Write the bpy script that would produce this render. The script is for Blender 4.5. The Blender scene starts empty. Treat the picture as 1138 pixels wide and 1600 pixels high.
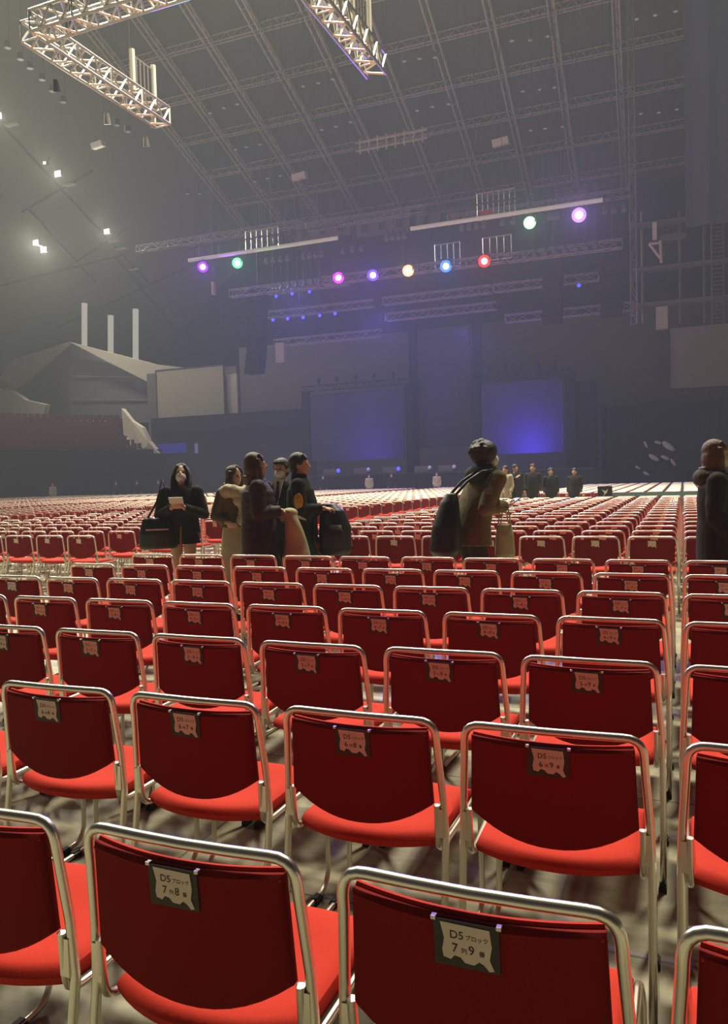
import bpy, bmesh, math, random
from mathutils import Vector, Matrix
import numpy as np
random.seed(7)
sc = bpy.context.scene
col = sc.collection

# ------------------------------------------------------------------ camera
CAM_Z = 1.45
F, YAW, PIT, ROLL = 1242.94, .383178, .04225, .027649
def cam_dir(u, v, w):
    c, s = math.cos(ROLL), math.sin(ROLL); xr, zc = u*c+v*s, -u*s+v*c
    c, s = math.cos(PIT), math.sin(PIT); z, yr = zc*c-w*s, w*c+zc*s
    c, s = math.cos(YAW), math.sin(YAW)
    return Vector((xr*c-yr*s, xr*s+yr*c, z))
R_, U_, W_ = cam_dir(1, 0, 0), cam_dir(0, 1, 0), cam_dir(0, 0, 1)
cd = bpy.data.cameras.new('camera'); cam = bpy.data.objects.new('camera', cd); col.objects.link(cam)
cd.sensor_fit = 'HORIZONTAL'; cd.sensor_width = 36; cd.lens = 36*F/1138
cd.clip_start = .05; cd.clip_end = 400
cam.matrix_world = Matrix(((R_.x, U_.x, -W_.x, 0), (R_.y, U_.y, -W_.y, 0), (R_.z, U_.z, -W_.z, CAM_Z), (0, 0, 0, 1)))
sc.camera = cam
def at(px, py, Y):
    """world point on the arena plane at distance Y down the hall"""
    r = cam_dir((px-569)/F, -(py-800)/F, 1.0)
    return Vector((r.x*Y/r.y, Y, CAM_Z + r.z*Y/r.y))
def pix(p):
    d = Vector(p) - Vector((0, 0, CAM_Z)); w = d.dot(W_)
    return (569+F*d.dot(R_)/w, 800-F*d.dot(U_)/w, w)

# ------------------------------------------------------------------ world, haze, exposure
wd = bpy.data.worlds.new('arena_air'); sc.world = wd; wd.use_nodes = True
nt = wd.node_tree; nt.nodes.clear()
wo = nt.nodes.new('ShaderNodeOutputWorld'); bg = nt.nodes.new('ShaderNodeBackground')
bg.inputs[0].default_value = (.02, .02, .025, 1); bg.inputs[1].default_value = .1
vs = nt.nodes.new('ShaderNodeVolumeScatter')
vs.inputs['Color'].default_value = (.86, .97, .96, 1); vs.inputs['Density'].default_value = .0017; vs.inputs['Anisotropy'].default_value = .25
nt.links.new(bg.outputs[0], wo.inputs[0]); nt.links.new(vs.outputs[0], wo.inputs['Volume'])
vw = sc.view_settings
vw.view_transform = 'Standard'; vw.look = 'None'; vw.gamma = 1; vw.use_curve_mapping = False
vw.exposure = 0.0
cy = sc.cycles
cy.volume_bounces = 0; cy.max_bounces = 5; cy.diffuse_bounces = 2; cy.glossy_bounces = 3; cy.transmission_bounces = 2
cy.sample_clamp_indirect = 4; cy.use_denoising = True; cy.caustics_reflective = False; cy.caustics_refractive = False

# ------------------------------------------------------------------ house lights
def area(name, loc, size, energy, colour, target=None, sy=None, spread=180):
    l = bpy.data.lights.new(name, 'AREA'); l.shape = 'RECTANGLE'; l.size = size; l.size_y = sy or size
    l.energy = energy; l.color = colour; l.spread = math.radians(spread)
    o = bpy.data.objects.new(name, l); col.objects.link(o); o.location = loc
    d = (Vector(target)-Vector(loc)) if target else Vector((0, 0, -1))
    o.rotation_euler = d.to_track_quat('-Z', 'Y').to_euler()
    return o
WARM = (1.0, .93, .70)
LAMP_W, BLUE_W, FLOOD_W = 2600, 6000, 3600
HOUSE = [(-26, 24, 30, 4300), (-11, 25, 31, 6000), (4, 24, 31, 4700), (-42, 28, 29, 3000)]
for x, y, z, e in HOUSE:
    area('house_light', (x, y, z), 3.6, e, WARM, (x*.75-1, y*.7, 0), spread=120)

# ------------------------------------------------------------------ materials
def mat(name, colour, rough=.6, metal=0, spec=.5, emit=None, es=0, noise=None, bump=None):
    m = bpy.data.materials.new(name); m.use_nodes = True; n = m.node_tree; b = n.nodes['Principled BSDF']
    b.inputs['Base Color'].default_value = (*colour, 1); b.inputs['Roughness'].default_value = rough
    b.inputs['Metallic'].default_value = metal; b.inputs['Specular IOR Level'].default_value = spec
    if emit: b.inputs['Emission Color'].default_value = (*emit, 1); b.inputs['Emission Strength'].default_value = es
    if noise:
        sc_, amt, det = noise
        tc = n.nodes.new('ShaderNodeTexCoord'); no = n.nodes.new('ShaderNodeTexNoise'); no.inputs['Scale'].default_value = sc_; no.inputs['Detail'].default_value = det
        mr = n.nodes.new('ShaderNodeMix'); mr.data_type = 'RGBA'
        mr.inputs['A'].default_value = (*[c*(1-amt) for c in colour], 1); mr.inputs['B'].default_value = (*[min(1, c*(1+amt)) for c in colour], 1)
        n.links.new(tc.outputs['Object'], no.inputs['Vector']); n.links.new(no.outputs['Fac'], mr.inputs['Factor']); n.links.new(mr.outputs['Result'], b.inputs['Base Color'])
    if bump:
        sc_, st = bump
        tc = n.nodes.new('ShaderNodeTexCoord'); no = n.nodes.new('ShaderNodeTexNoise'); no.inputs['Scale'].default_value = sc_; no.inputs['Detail'].default_value = 3
        bp = n.nodes.new('ShaderNodeBump'); bp.inputs['Strength'].default_value = st; bp.inputs['Distance'].default_value = .01
        n.links.new(tc.outputs['Object'], no.inputs['Vector']); n.links.new(no.outputs['Fac'], bp.inputs['Height']); n.links.new(bp.outputs[0], b.inputs['Normal'])
    return m
M = {}
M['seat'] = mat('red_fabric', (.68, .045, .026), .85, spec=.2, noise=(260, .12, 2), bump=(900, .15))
M['back'] = mat('shaded_red_fabric', (.27, .011, .010), .85, spec=.2, noise=(260, .12, 2), bump=(900, .15))  # seat fabric darkened: the shade on the chair backs is in this colour
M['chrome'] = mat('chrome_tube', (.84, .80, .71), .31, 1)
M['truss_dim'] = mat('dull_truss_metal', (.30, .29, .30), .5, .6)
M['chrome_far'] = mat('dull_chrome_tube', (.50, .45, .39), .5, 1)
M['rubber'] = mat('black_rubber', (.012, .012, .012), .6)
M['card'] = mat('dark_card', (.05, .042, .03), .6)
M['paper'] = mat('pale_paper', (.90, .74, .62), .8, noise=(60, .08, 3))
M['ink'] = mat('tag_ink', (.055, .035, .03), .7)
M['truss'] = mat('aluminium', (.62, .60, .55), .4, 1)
M['black'] = mat('black_matte', (.012, .012, .014), .8)
M['dark'] = mat('dark_paint', (.03, .03, .034), .7)
M['roof'] = mat('roof_liner', (.115, .125, .11), .9, noise=(.25, .3, 4))
M['beam'] = mat('roof_steel', (.62, .60, .54), .7)
M['side'] = mat('side_ceiling', (.20, .215, .19), .9, noise=(.12, .12, 3))
M['dsteel'] = mat('dark_steel', (.16, .155, .15), .6)
M['conc'] = mat('grey_wall', (.125, .113, .108), .9, noise=(.4, .12, 4))
M['white'] = mat('off_white_panel', (.72, .68, .58), .8, noise=(.6, .08, 3))
M['screen'] = mat('projection_screen', (.36, .34, .28), .9)
M['stagescreen'] = mat('stage_screen', (.07, .065, .10), .6)
M['fascia'] = mat('purple_grey_panel', (.20, .20, .23), .9, noise=(.3, .1, 3))

def floor_mat():
    m = bpy.data.materials.new('board_floor'); m.use_nodes = True; n = m.node_tree; b = n.nodes['Principled BSDF']
    tc = n.nodes.new('ShaderNodeTexCoord'); mp = n.nodes.new('ShaderNodeMapping'); mp.inputs['Scale'].default_value = (1, 2.6, 1)
    n1 = n.nodes.new('ShaderNodeTexNoise'); n1.inputs['Scale'].default_value = 1.6; n1.inputs['Detail'].default_value = 8; n1.inputs['Roughness'].default_value = .65; n1.inputs['Distortion'].default_value = 1.2
    r1 = n.nodes.new('ShaderNodeValToRGB'); e = r1.color_ramp.elements
    e[0].position = .32; e[0].color = (.27, .25, .165, 1); e[1].position = .68; e[1].color = (.60, .56, .39, 1)
    br = n.nodes.new('ShaderNodeTexBrick'); br.inputs['Scale'].default_value = 1; br.inputs['Brick Width'].default_value = 1.22; br.inputs['Row Height'].default_value = 1.22
    br.inputs['Mortar Size'].default_value = .006; br.inputs['Color1'].default_value = (1, 1, 1, 1); br.inputs['Color2'].default_value = (.86, .86, .86, 1); br.inputs['Mortar'].default_value = (.35, .35, .35, 1)
    mx = n.nodes.new('ShaderNodeMix'); mx.data_type = 'RGBA'; mx.blend_type = 'MULTIPLY'; mx.inputs['Factor'].default_value = 1
    L = n.links.new
    L(tc.outputs['Object'], mp.inputs['Vector']); L(mp.outputs[0], n1.inputs['Vector']); L(n1.outputs['Fac'], r1.inputs[0]); L(tc.outputs['Object'], br.inputs['Vector'])
    L(r1.outputs[0], mx.inputs['A']); L(br.outputs['Color'], mx.inputs['B']); L(mx.outputs['Result'], b.inputs['Base Color'])
    b.inputs['Roughness'].default_value = .45
    return m
M['floor'] = floor_mat()
def glow(name, c, s): return mat(name, (.02, .02, .02), .5, emit=c, es=s)

# ------------------------------------------------------------------ mesh helpers
class MB:
    def __init__(s): s.v = []; s.f = []; s.m = []
    def add(s, vs, fs, m=0):
        o = len(s.v); s.v += [tuple(p) for p in vs]; s.f += [tuple(o+i for i in f) for f in fs]; s.m += [m]*len(fs); return s
    def box(s, a, b, m=0):
        (x0, y0, z0), (x1, y1, z1) = a, b
        x0, x1 = sorted((x0, x1)); y0, y1 = sorted((y0, y1)); z0, z1 = sorted((z0, z1))
        return s.add([(x0,y0,z0),(x1,y0,z0),(x1,y1,z0),(x0,y1,z0),(x0,y0,z1),(x1,y0,z1),(x1,y1,z1),(x0,y1,z1)],
              [(0,3,2,1),(4,5,6,7),(0,1,5,4),(1,2,6,5),(2,3,7,6),(3,0,4,7)], m)
    def tube(s, pts, r, n=8, m=0, cap=True, sx=1.0):
        pts = [Vector(p) for p in pts]; k = len(pts); rr = r if isinstance(r, (list, tuple)) else [r]*k
        up = None; rings = []
        for i, p in enumerate(pts):
            t = (pts[min(i+1, k-1)]-pts[max(i-1, 0)]).normalized()
            if up is None:
                up = Vector((0, 0, 1)) if abs(t.z) < .9 else Vector((0, 1, 0))
            a = t.cross(up); a.normalize(); bb = a.cross(t).normalized(); up = bb
            rings.append([p + (a*math.cos(2*math.pi*j/n)*sx + bb*math.sin(2*math.pi*j/n))*rr[i] for j in range(n)])
        vs = [q for R in rings for q in R]; fs = []
        for i in range(k-1):
            for j in range(n):
                fs.append((i*n+j, i*n+(j+1) % n, (i+1)*n+(j+1) % n, (i+1)*n+j))
        if cap: fs.append(tuple(range(n-1, -1, -1))); fs.append(tuple((k-1)*n+j for j in range(n)))
        return s.add(vs, fs, m)
    def bar(s, a, b, w, m=0): return s.tube([a, b], w, 4, m)
    def ell(s, c, r, n=12, k=8, m=0, rot=None):
        vs = []; fs = []; c = Vector(c)
        def P(v):
            v = Vector((v[0]*r[0], v[1]*r[1], v[2]*r[2]))
            return c + (rot @ v if rot else v)
        vs.append(P((0, 0, 1)))
        for i in range(1, k):
            t = math.pi*i/k
            for j in range(n):
                a = 2*math.pi*j/n; vs.append(P((math.sin(t)*math.cos(a), math.sin(t)*math.sin(a), math.cos(t))))
        vs.append(P((0, 0, -1))); e = len(vs)-1
        for j in range(n):
            fs.append((0, 1+j, 1+(j+1) % n)); fs.append((e, 1+(k-2)*n+(j+1) % n, 1+(k-2)*n+j))
        for i in range(k-2):
            for j in range(n):
                fs.append((1+i*n+j, 1+(i+1)*n+j, 1+(i+1)*n+(j+1) % n, 1+i*n+(j+1) % n))
        return s.add(vs, fs, m)
    def loft(s, rings, n=16, m=0):
        """rings: (cx,cy,cz,rx,ry) closed solid of ellipses"""
        vs = []; fs = []
        for (cx, cy_, cz, rx, ry) in rings:
            for j in range(n):
                a = 2*math.pi*j/n; vs.append((cx+rx*math.cos(a), cy_+ry*math.sin(a), cz))
        k = len(rings)
        for i in range(k-1):
            for j in range(n): fs.append((i*n+j, i*n+(j+1) % n, (i+1)*n+(j+1) % n, (i+1)*n+j))
        fs.append(tuple(range(n-1, -1, -1))); fs.append(tuple((k-1)*n+j for j in range(n)))
        return s.add(vs, fs, m)
    def poly(s, pts, thick, m=0, d=(0, 1, 0)):
        """planar outline given thickness along d"""
        d = Vector(d)*thick; k = len(pts); pts = [Vector(p) for p in pts]
        vs = pts+[p+d for p in pts]; fs = [tuple(range(k)), tuple(range(2*k-1, k-1, -1))]
        for i in range(k): fs.append((i, k+i, k+(i+1) % k, (i+1) % k))
        return s.add(vs, fs, m)
    def mesh(s, name, mats, smooth=False):
        me = bpy.data.meshes.new(name); me.from_pydata(s.v, [], s.f)
        for m in (mats if isinstance(mats, (list, tuple)) else [mats]): me.materials.append(m)
        me.polygons.foreach_set('material_index', s.m)
        if smooth:
            me.polygons.foreach_set('use_smooth', [True]*len(s.f))
            if smooth != 'all':
                me.update(); me.set_sharp_from_angle(angle=math.radians(40))
        me.update(); return me
    def build(s, name, mats, parent=None, smooth=False, recalc=False):
        me = s.mesh(name, mats, smooth)
        if recalc:
            bm = bmesh.new(); bm.from_mesh(me); bmesh.ops.recalc_face_normals(bm, faces=bm.faces); bm.to_mesh(me); bm.free()
        o = bpy.data.objects.new(name, me); col.objects.link(o)
        if parent: o.parent = parent
        return o
def tag(o, label=None, cat=None, group=None, kind=None):
    if label: o['label'] = label
    if cat: o['category'] = cat
    if group: o['group'] = group
    if kind: o['kind'] = kind
    return o
def empty(name, loc=(0, 0, 0), rz=0):
    o = bpy.data.objects.new(name, None); col.objects.link(o); o.location = loc; o.rotation_euler = (0, 0, rz); o.empty_display_size = .2
    return o
def arc(c, a, b, r0, n=5):
    """fillet helper: quadratic curve a-c-b"""
    a, b, c = Vector(a), Vector(b), Vector(c); return [(1-t)**2*a+2*t*(1-t)*c+t*t*b for t in [i/n for i in range(n+1)]]
def truss_mesh(mb, a, b, w=.5, h=.5, r=.03, step=.6, n=5):
    a, b = Vector(a), Vector(b); d = b-a; L = d.length; t = d.normalized()
    s_ = t.cross(Vector((0, 0, 1))).normalized()*w/2; u = Vector((0, 0, 1))*h/2
    cs = [(-s_-u), (s_-u), (s_+u), (-s_+u)]
    for c in cs: mb.tube([a+c, b+c], r, n)
    k = max(1, int(L/step))
    for i in range(k+1):
        p = a+t*(L*i/k); q = a+t*(L*min(i+1, k)/k)
        for j in range(4):
            c0, c1 = cs[j], cs[(j+1) % 4]
            if i % 4 == 0: mb.bar(p+c0, p+c1, r*.6)
            if i < k:
                if i % 2: mb.bar(p+c0, q+c1, r*.7)
                else: mb.bar(p+c1, q+c0, r*.7)

#==SETTING==
# ------------------------------------------------------------------ the hall
MB().box((-85, -25, -.3), (45, 75, 0)).build('floor', M['floor']); bpy.data.objects['floor']['kind'] = 'structure'
def zroof(y): return 32.9-.326*(y-52)
def struct(o): o['kind'] = 'structure'; return o
for k in range(18):
    y0, y1 = 40+2*k, 42+2*k
    struct(MB().poly([(-41, y0, zroof(y0)+1.2), (40, y0, zroof(y0)+1.2), (40, y1, zroof(y1)+1.2), (-41, y1, zroof(y1)+1.2)], .2, d=(0, 0, 1)).build('ceiling', M['roof']))
struct(MB().poly([(-85, -25, 38), (40, -25, 38), (40, 40, 38), (-85, 40, 38)], .3, d=(0, 0, 1)).build('ceiling_rear', M['roof']))
def zside(x, y): return zroof(y)+1.2-.78*(-41-x)
struct(MB().poly([(-41, 20, zside(-41, 20)), (-41, 76, zside(-41, 76)), (-85, 76, zside(-85, 76)), (-85, 20, zside(-85, 20))], .3, d=(0, 0, 1)).build('ceiling_side', M['side']))
struct(MB().box((-85, 75, 0), (45, 75.4, 40)).build('wall_back', M['dark']))
struct(MB().box((-85.4, -25, 0), (-85, 75, 40)).build('wall_left', M['dark']))
struct(MB().box((45, -25, 0), (45.4, 75, 40)).build('wall_right', M['dark']))
struct(MB().box((-85, -25.4, 0), (45, -25, 40)).build('wall_rear', M['conc']))
for k in range(10):
    x = -39.4+4.02*k; mb = MB()
    p, q = Vector((x, 41, zroof(41))), Vector((x-.04*33, 74, zroof(74)))
    for dx in (-.22, .22): mb.tube([p+Vector((dx, 0, 0)), q+Vector((dx, 0, 0))], .075, 5)
    mb.tube([p+Vector((0, 0, .8)), q+Vector((0, 0, .8))], .09, 5)
    for i in range(28):
        a = p.lerp(q, i/28); b = p.lerp(q, (i+.5)/28); c = p.lerp(q, (i+1)/28)
        mb.bar(a+Vector((-.22, 0, 0)), b+Vector((0, 0, .8)), .05); mb.bar(b+Vector((0, 0, .8)), c+Vector((.22, 0, 0)), .05)
    struct(mb.build('trim_%d' % (k+1), M['beam']))
for k in range(8):
    y = 43.2+4.15*k; z = zroof(y)+.45; mb = MB()
    for dy in (-.18, .18): mb.tube([(-41, y+dy, z), (8, y+dy, z)], .06, 5)
    mb.tube([(-41, y, z+.6), (8, y, z+.6)], .06, 5)
    for i in range(49): mb.bar((-41+i, y-.18, z), (-40.5+i, y, z+.6), .035); mb.bar((-40.5+i, y, z+.6), (-40+i, y+.18, z), .035)
    struct(mb.build('trim_%d' % (k+11), M['beam']))
# seams of the side ceiling
def on_side(px, py):
    r = cam_dir((px-569)/F, -(py-800)/F, 1.0); c = Vector((0, 0, CAM_Z))
    # z = a + b*x + d*y
    b, d = .78, -.326; a = zside(0, 0)
    t = (a+d*c.y+b*c.x-c.z)/(r.z-b*r.x-d*r.y); return c+r*t
SEAMS = [((5, 195), (232, 440)), ((45, 325), (150, 440)), ((80, 515), (340, 395)), ((35, 330), (145, 265)), ((0, 445), (200, 395)), ((180, 400), (300, 545)), ((100, 420), (200, 355))]
for k, (a, b) in enumerate(SEAMS):
    p, q = on_side(*a), on_side(*b); mb = MB(); mb.tube([p+Vector((0, 0, -.1)), q+Vector((0, 0, -.1))], .09, 5)
    struct(mb.build('trim_%d' % (k+21), M['dark']))
#==CHAIRS==
# ------------------------------------------------------------------ chairs
def hoop_path():
    L = [(-.247, -.05, .012), (-.247, -.005, .22), (-.247, .028, .44), (-.242, .024, .56), (-.233, .008, .70)]
    L += [tuple(p) for p in arc((-.230, 0, .778), (-.232, .004, .728), (-.180, -.004, .776), 0, 5)]
    L += [(-.10, -.011, .777), (0, -.014, .777)]
    R = [(-x, y, z) for x, y, z in reversed(L[:-1])]
    return L+R
def side_path(s):
    P = [(.226, .016, .535), (.226, .020, .47)] + [tuple(p) for p in arc((.225, .03, .395), (.226, .024, .43), (.226, .09, .397), 0, 4)]
    P += [(.229, .20, .400)] + [tuple(p) for p in arc((.232, .455, .412), (.230, .40, .408), (.236, .452, .35), 0, 4)]
    P += [(.238, .448, .20)] + [tuple(p) for p in arc((.24, .445, .013), (.239, .446, .09), (.241, .365, .013), 0, 5)]
    P += [(.245, .15, .012), (.247, -.045, .012)]
    return [(s*x, y, z) for x, y, z in P]
def back_pt(u, v, off=0):
    """u -1..1 across, v 0 bottom..1 top"""
    x = .217*u*(1-.035*v); zb = .468+.070*(abs(u)**2.2); zt = .748-.004*(1-u*u)
    z = zb+(zt-zb)*v; y = .022-.020*max(0, (z-.45)/.3) - .030*(1-u*u)
    return (x, y+off, z)
def backrest_mb(nu=14, nv=8, t=.030):
    mb = MB(); vs = []; fs = []
    cols_ = [-1+2*i/nu for i in range(nu+1)]
    def ring(off, ins):
        o = []
        for j in range(nv+1):
            for u in cols_:
                uu = u*(1-ins/.222); v = j/nv; v = v*(1-2*ins/.29)+ins/.29
                o.append(back_pt(uu, v, off))
        return o
    A = ring(-t/2, .008); B = ring(-t/4, .0); C = ring(t/4, 0); D = ring(t/2, .008)
    vs = A+B+C+D; N = (nu+1)*(nv+1)
    def idx(l, i, j): return l*N+j*(nu+1)+i
    for j in range(nv):
        for i in range(nu):
            fs.append((idx(0, i, j), idx(0, i+1, j), idx(0, i+1, j+1), idx(0, i, j+1)))
            fs.append((idx(3, i, j+1), idx(3, i+1, j+1), idx(3, i+1, j), idx(3, i, j)))
    loop = [(i, 0) for i in range(nu)]+[(nu, j) for j in range(nv)]+[(i, nv) for i in range(nu, 0, -1)]+[(0, j) for j in range(nv, 0, -1)]
    for l in range(3):
        for k in range(len(loop)):
            a = loop[k]; b = loop[(k+1) % len(loop)]
            fs.append((idx(l, *b), idx(l, *a), idx(l+1, *a), idx(l+1, *b)))
    mb.add(vs, fs, 0)
    return mb
def backrest_hi():
    mb = backrest_mb()
    mb.m = [0]*len(mb.m)
    # welt that runs round the edge of the rear shell
    pts = [back_pt(-1+2*i/16, 1, -.004) for i in range(17)]
    mb.tube([(p[0]*.985, p[1]-.007, p[2]-.010) for p in pts], .0035, 6, 1)
    mb.tube([(p[0]*.985, p[1]+.012, p[2]+.001) for p in pts], .006, 6, 1)
    return mb
def seat_mb(nx=14, ny=8, t=.045):
    mb = MB(); vs = []
    def pt(u, v, z, ins):
        yr = .050-.062*(1-abs(u)**2.2); yf = .462-.02*abs(u)**3
        x = (.218+.004*v)*u*(1-ins/.22); y = yr+(yf-yr)*v; c = (yr+yf)/2
        y = c+(y-c)*(1-ins/.2)
        dz = -.010*(1-u*u)*(1-(2*v-1)**2) + .004*v
        if v > .8: dz -= .02*((v-.8)/.2)**2
        return (x, y, z+dz)
    L = [(.442, .022), (.435, .007), (.420, 0), (.402, .004), (.392, .02)]
    N = (nx+1)*(ny+1)
    for z, ins in L:
        for j in range(ny+1):
            for i in range(nx+1): vs.append(pt(-1+2*i/nx, j/ny, z, ins))
    def idx(l, i, j): return l*N+j*(nx+1)+i
    fs = []
    for j in range(ny):
        for i in range(nx):
            fs.append((idx(0, i, j), idx(0, i+1, j), idx(0, i+1, j+1), idx(0, i, j+1)))
            fs.append((idx(4, i, j+1), idx(4, i+1, j+1), idx(4, i+1, j), idx(4, i, j)))
    loop = [(i, 0) for i in range(nx)]+[(nx, j) for j in range(ny)]+[(i, ny) for i in range(nx, 0, -1)]+[(0, j) for j in range(ny, 0, -1)]
    for l in range(4):
        for k in range(len(loop)):
            a = loop[k]; b = loop[(k+1) % len(loop)]
            fs.append((idx(l+1, *a), idx(l+1, *b), idx(l, *b), idx(l, *a)))
    mb.add(vs, fs, 0); return mb
# tag shapes
TAG_Y = lambda z: -.034-.020*max(0, (z-.45)/.3)-.015+.022+.0+(-.004)
def tag_card():
    mb = MB(); w = .053; zt, zb = .746, .668
    y0 = back_pt(0, 1)[1]-.0175
    mb.poly([(-w, y0, zt), (-w, y0+.006, zb), (w, y0+.006, zb), (w, y0, zt)], .0015)
    for s in (-1, 1): mb.box((s*w-.004, y0-.002, zt-.003), (s*w+.004, y0+.008, zt+.003), 1)
    return mb
def tag_y(z): y0 = back_pt(0, 1)[1]-.0175; return y0+.006*(.746-z)/.078
def paper_mb():
    rng = random.Random(3)
    out = [(-.042, .742), (-.036, .715), (-.040, .695), (-.038, .683), (-.026, .680), (-.020, .688), (-.010, .686), (-.003, .678), (.012, .677), (.020, .684), (.028, .680), (.036, .671), (.044, .673), (.037, .690), (.041, .712), (.038, .740)]
    mb = MB(); pts = [(x, tag_y(z)-.0012, z) for x, z in out]; mb.poly(pts, .0008); return mb
text_cache = {}
def text_bits(body, size, x, z):
    """lettering as flat mesh data in the tag plane"""
    key = (body, size)
    if key not in text_cache:
        cu = bpy.data.curves.new('lettering', 'FONT'); cu.body = body; cu.size = size; cu.resolution_u = 3; cu.offset = size*.006
        o = bpy.data.objects.new('lettering', cu); col.objects.link(o)
        dg = bpy.context.evaluated_depsgraph_get(); me = bpy.data.meshes.new_from_object(o.evaluated_get(dg))
        text_cache[key] = ([tuple(v.co) for v in me.vertices], [tuple(p.vertices) for p in me.polygons])
        bpy.data.objects.remove(o); bpy.data.curves.remove(cu); bpy.data.meshes.remove(me)
    vs, fs = text_cache[key]
    return [(x+a, tag_y(z+b)-.0017, z+b) for a, b, c in vs], fs
def paper_mesh(row=None, num=None):
    mb = paper_mb()
    if row is not None:
        v, f = text_bits('D5', .019, -.027, .717); mb.add(v, f, 1)
        v, f = text_bits('ブロック', .0095, -.0015, .718); mb.add(v, f, 1)
        v, f = text_bits(str(row), .021, -.024, .694); mb.add(v, f, 1)
        v, f = text_bits('列', .010, -.009, .6945); mb.add(v, f, 1)
        v, f = text_bits(str(num), .021, .003 if num < 10 else -.002, .694); mb.add(v, f, 1)
        v, f = text_bits('番', .010, .020 if num < 10 else .026, .6945); mb.add(v, f, 1)
    return mb.mesh('tag_paper', [M['paper'], M['ink']])
ME = {}
mb = MB(); mb.tube(hoop_path(), .0108, 12); ME['hoop'] = mb.mesh('back_frame', M['chrome'], 'all')
for s in (-1, 1):
    mb = MB(); mb.tube(side_path(s), .0095, 10)
    mb.box((s*.222, .012, .445), (s*.245, .020, .525))
    ME['leg%d' % s] = mb.mesh('leg', M['chrome'], True)
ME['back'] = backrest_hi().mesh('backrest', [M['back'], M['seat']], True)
ME['seat'] = seat_mb().mesh('seat', M['seat'], True)
ME['card'] = tag_card().mesh('seat_tag', [M['card'], M['truss']])
g = MB()
for y in (-.045, .33):
    g.v = []; g.f = []; g.m = []
    g.box((-.013, y-.022, 0), (.013, y+.022, .018)); g.box((-.009, y-.018, .018), (.009, y+.018, .026))
    ME['glide%d' % (y > 0)] = g.mesh('glide', M['rubber'])
# lighter copies of the same chair for the middle distance
mb = MB(); mb.tube(hoop_path()[::2] if len(hoop_path()) % 2 else hoop_path(), .0108, 6); ME['hoop_m'] = mb.mesh('back_frame', M['chrome'], 'all')
for s in (-1, 1):
    mb = MB(); mb.tube(side_path(s)[::2], .0095, 5); ME['leg%d_m' % s] = mb.mesh('leg', M['chrome'], 'all')
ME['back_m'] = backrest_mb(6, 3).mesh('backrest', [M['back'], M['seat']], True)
ME['seat_m'] = seat_mb(6, 3).mesh('seat', M['seat'], True)
ME['paper_m'] = paper_mesh()
def add_child(name, me, parent):
    o = bpy.data.objects.new(name, me); col.objects.link(o); o.parent = parent; return o
def make_chair(x, y, level, row=None, num=None, rz=0):
    r = empty('stacking_chair', (x, y, 0), rz)
    if level == 0:
        add_child('back_frame', ME['hoop'], r); add_child('seat', ME['seat'], r); add_child('backrest', ME['back'], r)
        for s in (-1, 1):
            l = add_child('leg', ME['leg%d' % s], r)
            for k in (0, 1):
                gl = add_child('glide', ME['glide%d' % k], l); gl.location = (s*.245, 0, 0)
        t = add_child('seat_tag', ME['card'], r)
        add_child('tag_paper', paper_mesh(row, num) if row is not None else ME['paper_m'], t)
    else:
        add_child('back_frame', ME['hoop_m'], r); add_child('seat', ME['seat_m'], r); add_child('backrest', ME['back_m'], r)
        for s in (-1, 1): add_child('leg', ME['leg%d_m' % s], r)
        add_child('seat_tag', ME['paper_m'], r)
    return r
PX, PY = .55, .839
spots = []   # (dist, x, y, block, row, number)
for row in range(7, 0, -1):
    for n in range(-2, 15):
        x = -.326+(n-9)*PX; x += .0 if n < 10 else .012
        if n < 1: continue
        spots.append((x, 1.234+(7-row)*PY, 'near', row, n))
def ok_far(x, y):
    return y < 46.5 and x > -46 and y < 42.5+.94*(x+45)
for k in range(48):
    y = 8.52+k*PY
    if y > 46: break
    # block straight ahead and the one right of the gap
    if not (22.3 < y < 26.4):
        for n in range(1, 16):
            x = -.31+(n-9)*.55
            if n >= 10: x -= .01
            spots.append((x, y, 'ahead', k+1, n))
    # blocks left of the side aisle, nine seats wide with narrow aisles between
    for b in range(7):
        for n in range(11):
            x = -7.57-b*7.6-n*.555
            if ok_far(x, y): spots.append((x, y, 'left', k+1, (b, n)))
vis = []
for s in spots:
    px, py, w = pix((s[0], s[1], .6))
    if w > .3 and -60-400/w < px < 1138+60+400/w and py < 1600+700/w: vis.append((w, s))
vis.sort(key=lambda a: a[0])
ORD = ['first', 'second', 'third', 'fourth', 'fifth', 'sixth', 'seventh', 'eighth', 'ninth', 'tenth', 'eleventh', 'twelfth', 'thirteenth', 'fourteenth', 'fifteenth', 'sixteenth', 'seventeenth', 'eighteenth', 'nineteenth', 'twentieth', 'twenty-first', 'twenty-second', 'twenty-third', 'twenty-fourth', 'twenty-fifth', 'twenty-sixth', 'twenty-seventh', 'twenty-eighth', 'twenty-ninth', 'thirtieth']
def in_frame(s):
    for z, dy in ((.77, 0), (.6, 0), (.42, .3)):
        for dx in (-.24, 0, .24):
            px, py, w = pix((s[0]+dx, s[1]+dy, z))
            if w > .2 and 2 < px < 1136 and 2 < py < 1598: return True
    return False
near = [v for v in vis if in_frame(v[1])]
rest_off = [v for v in vis if not in_frame(v[1])]
single, mass = near[:300], near[300:]
rj = random.Random(11)
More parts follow.
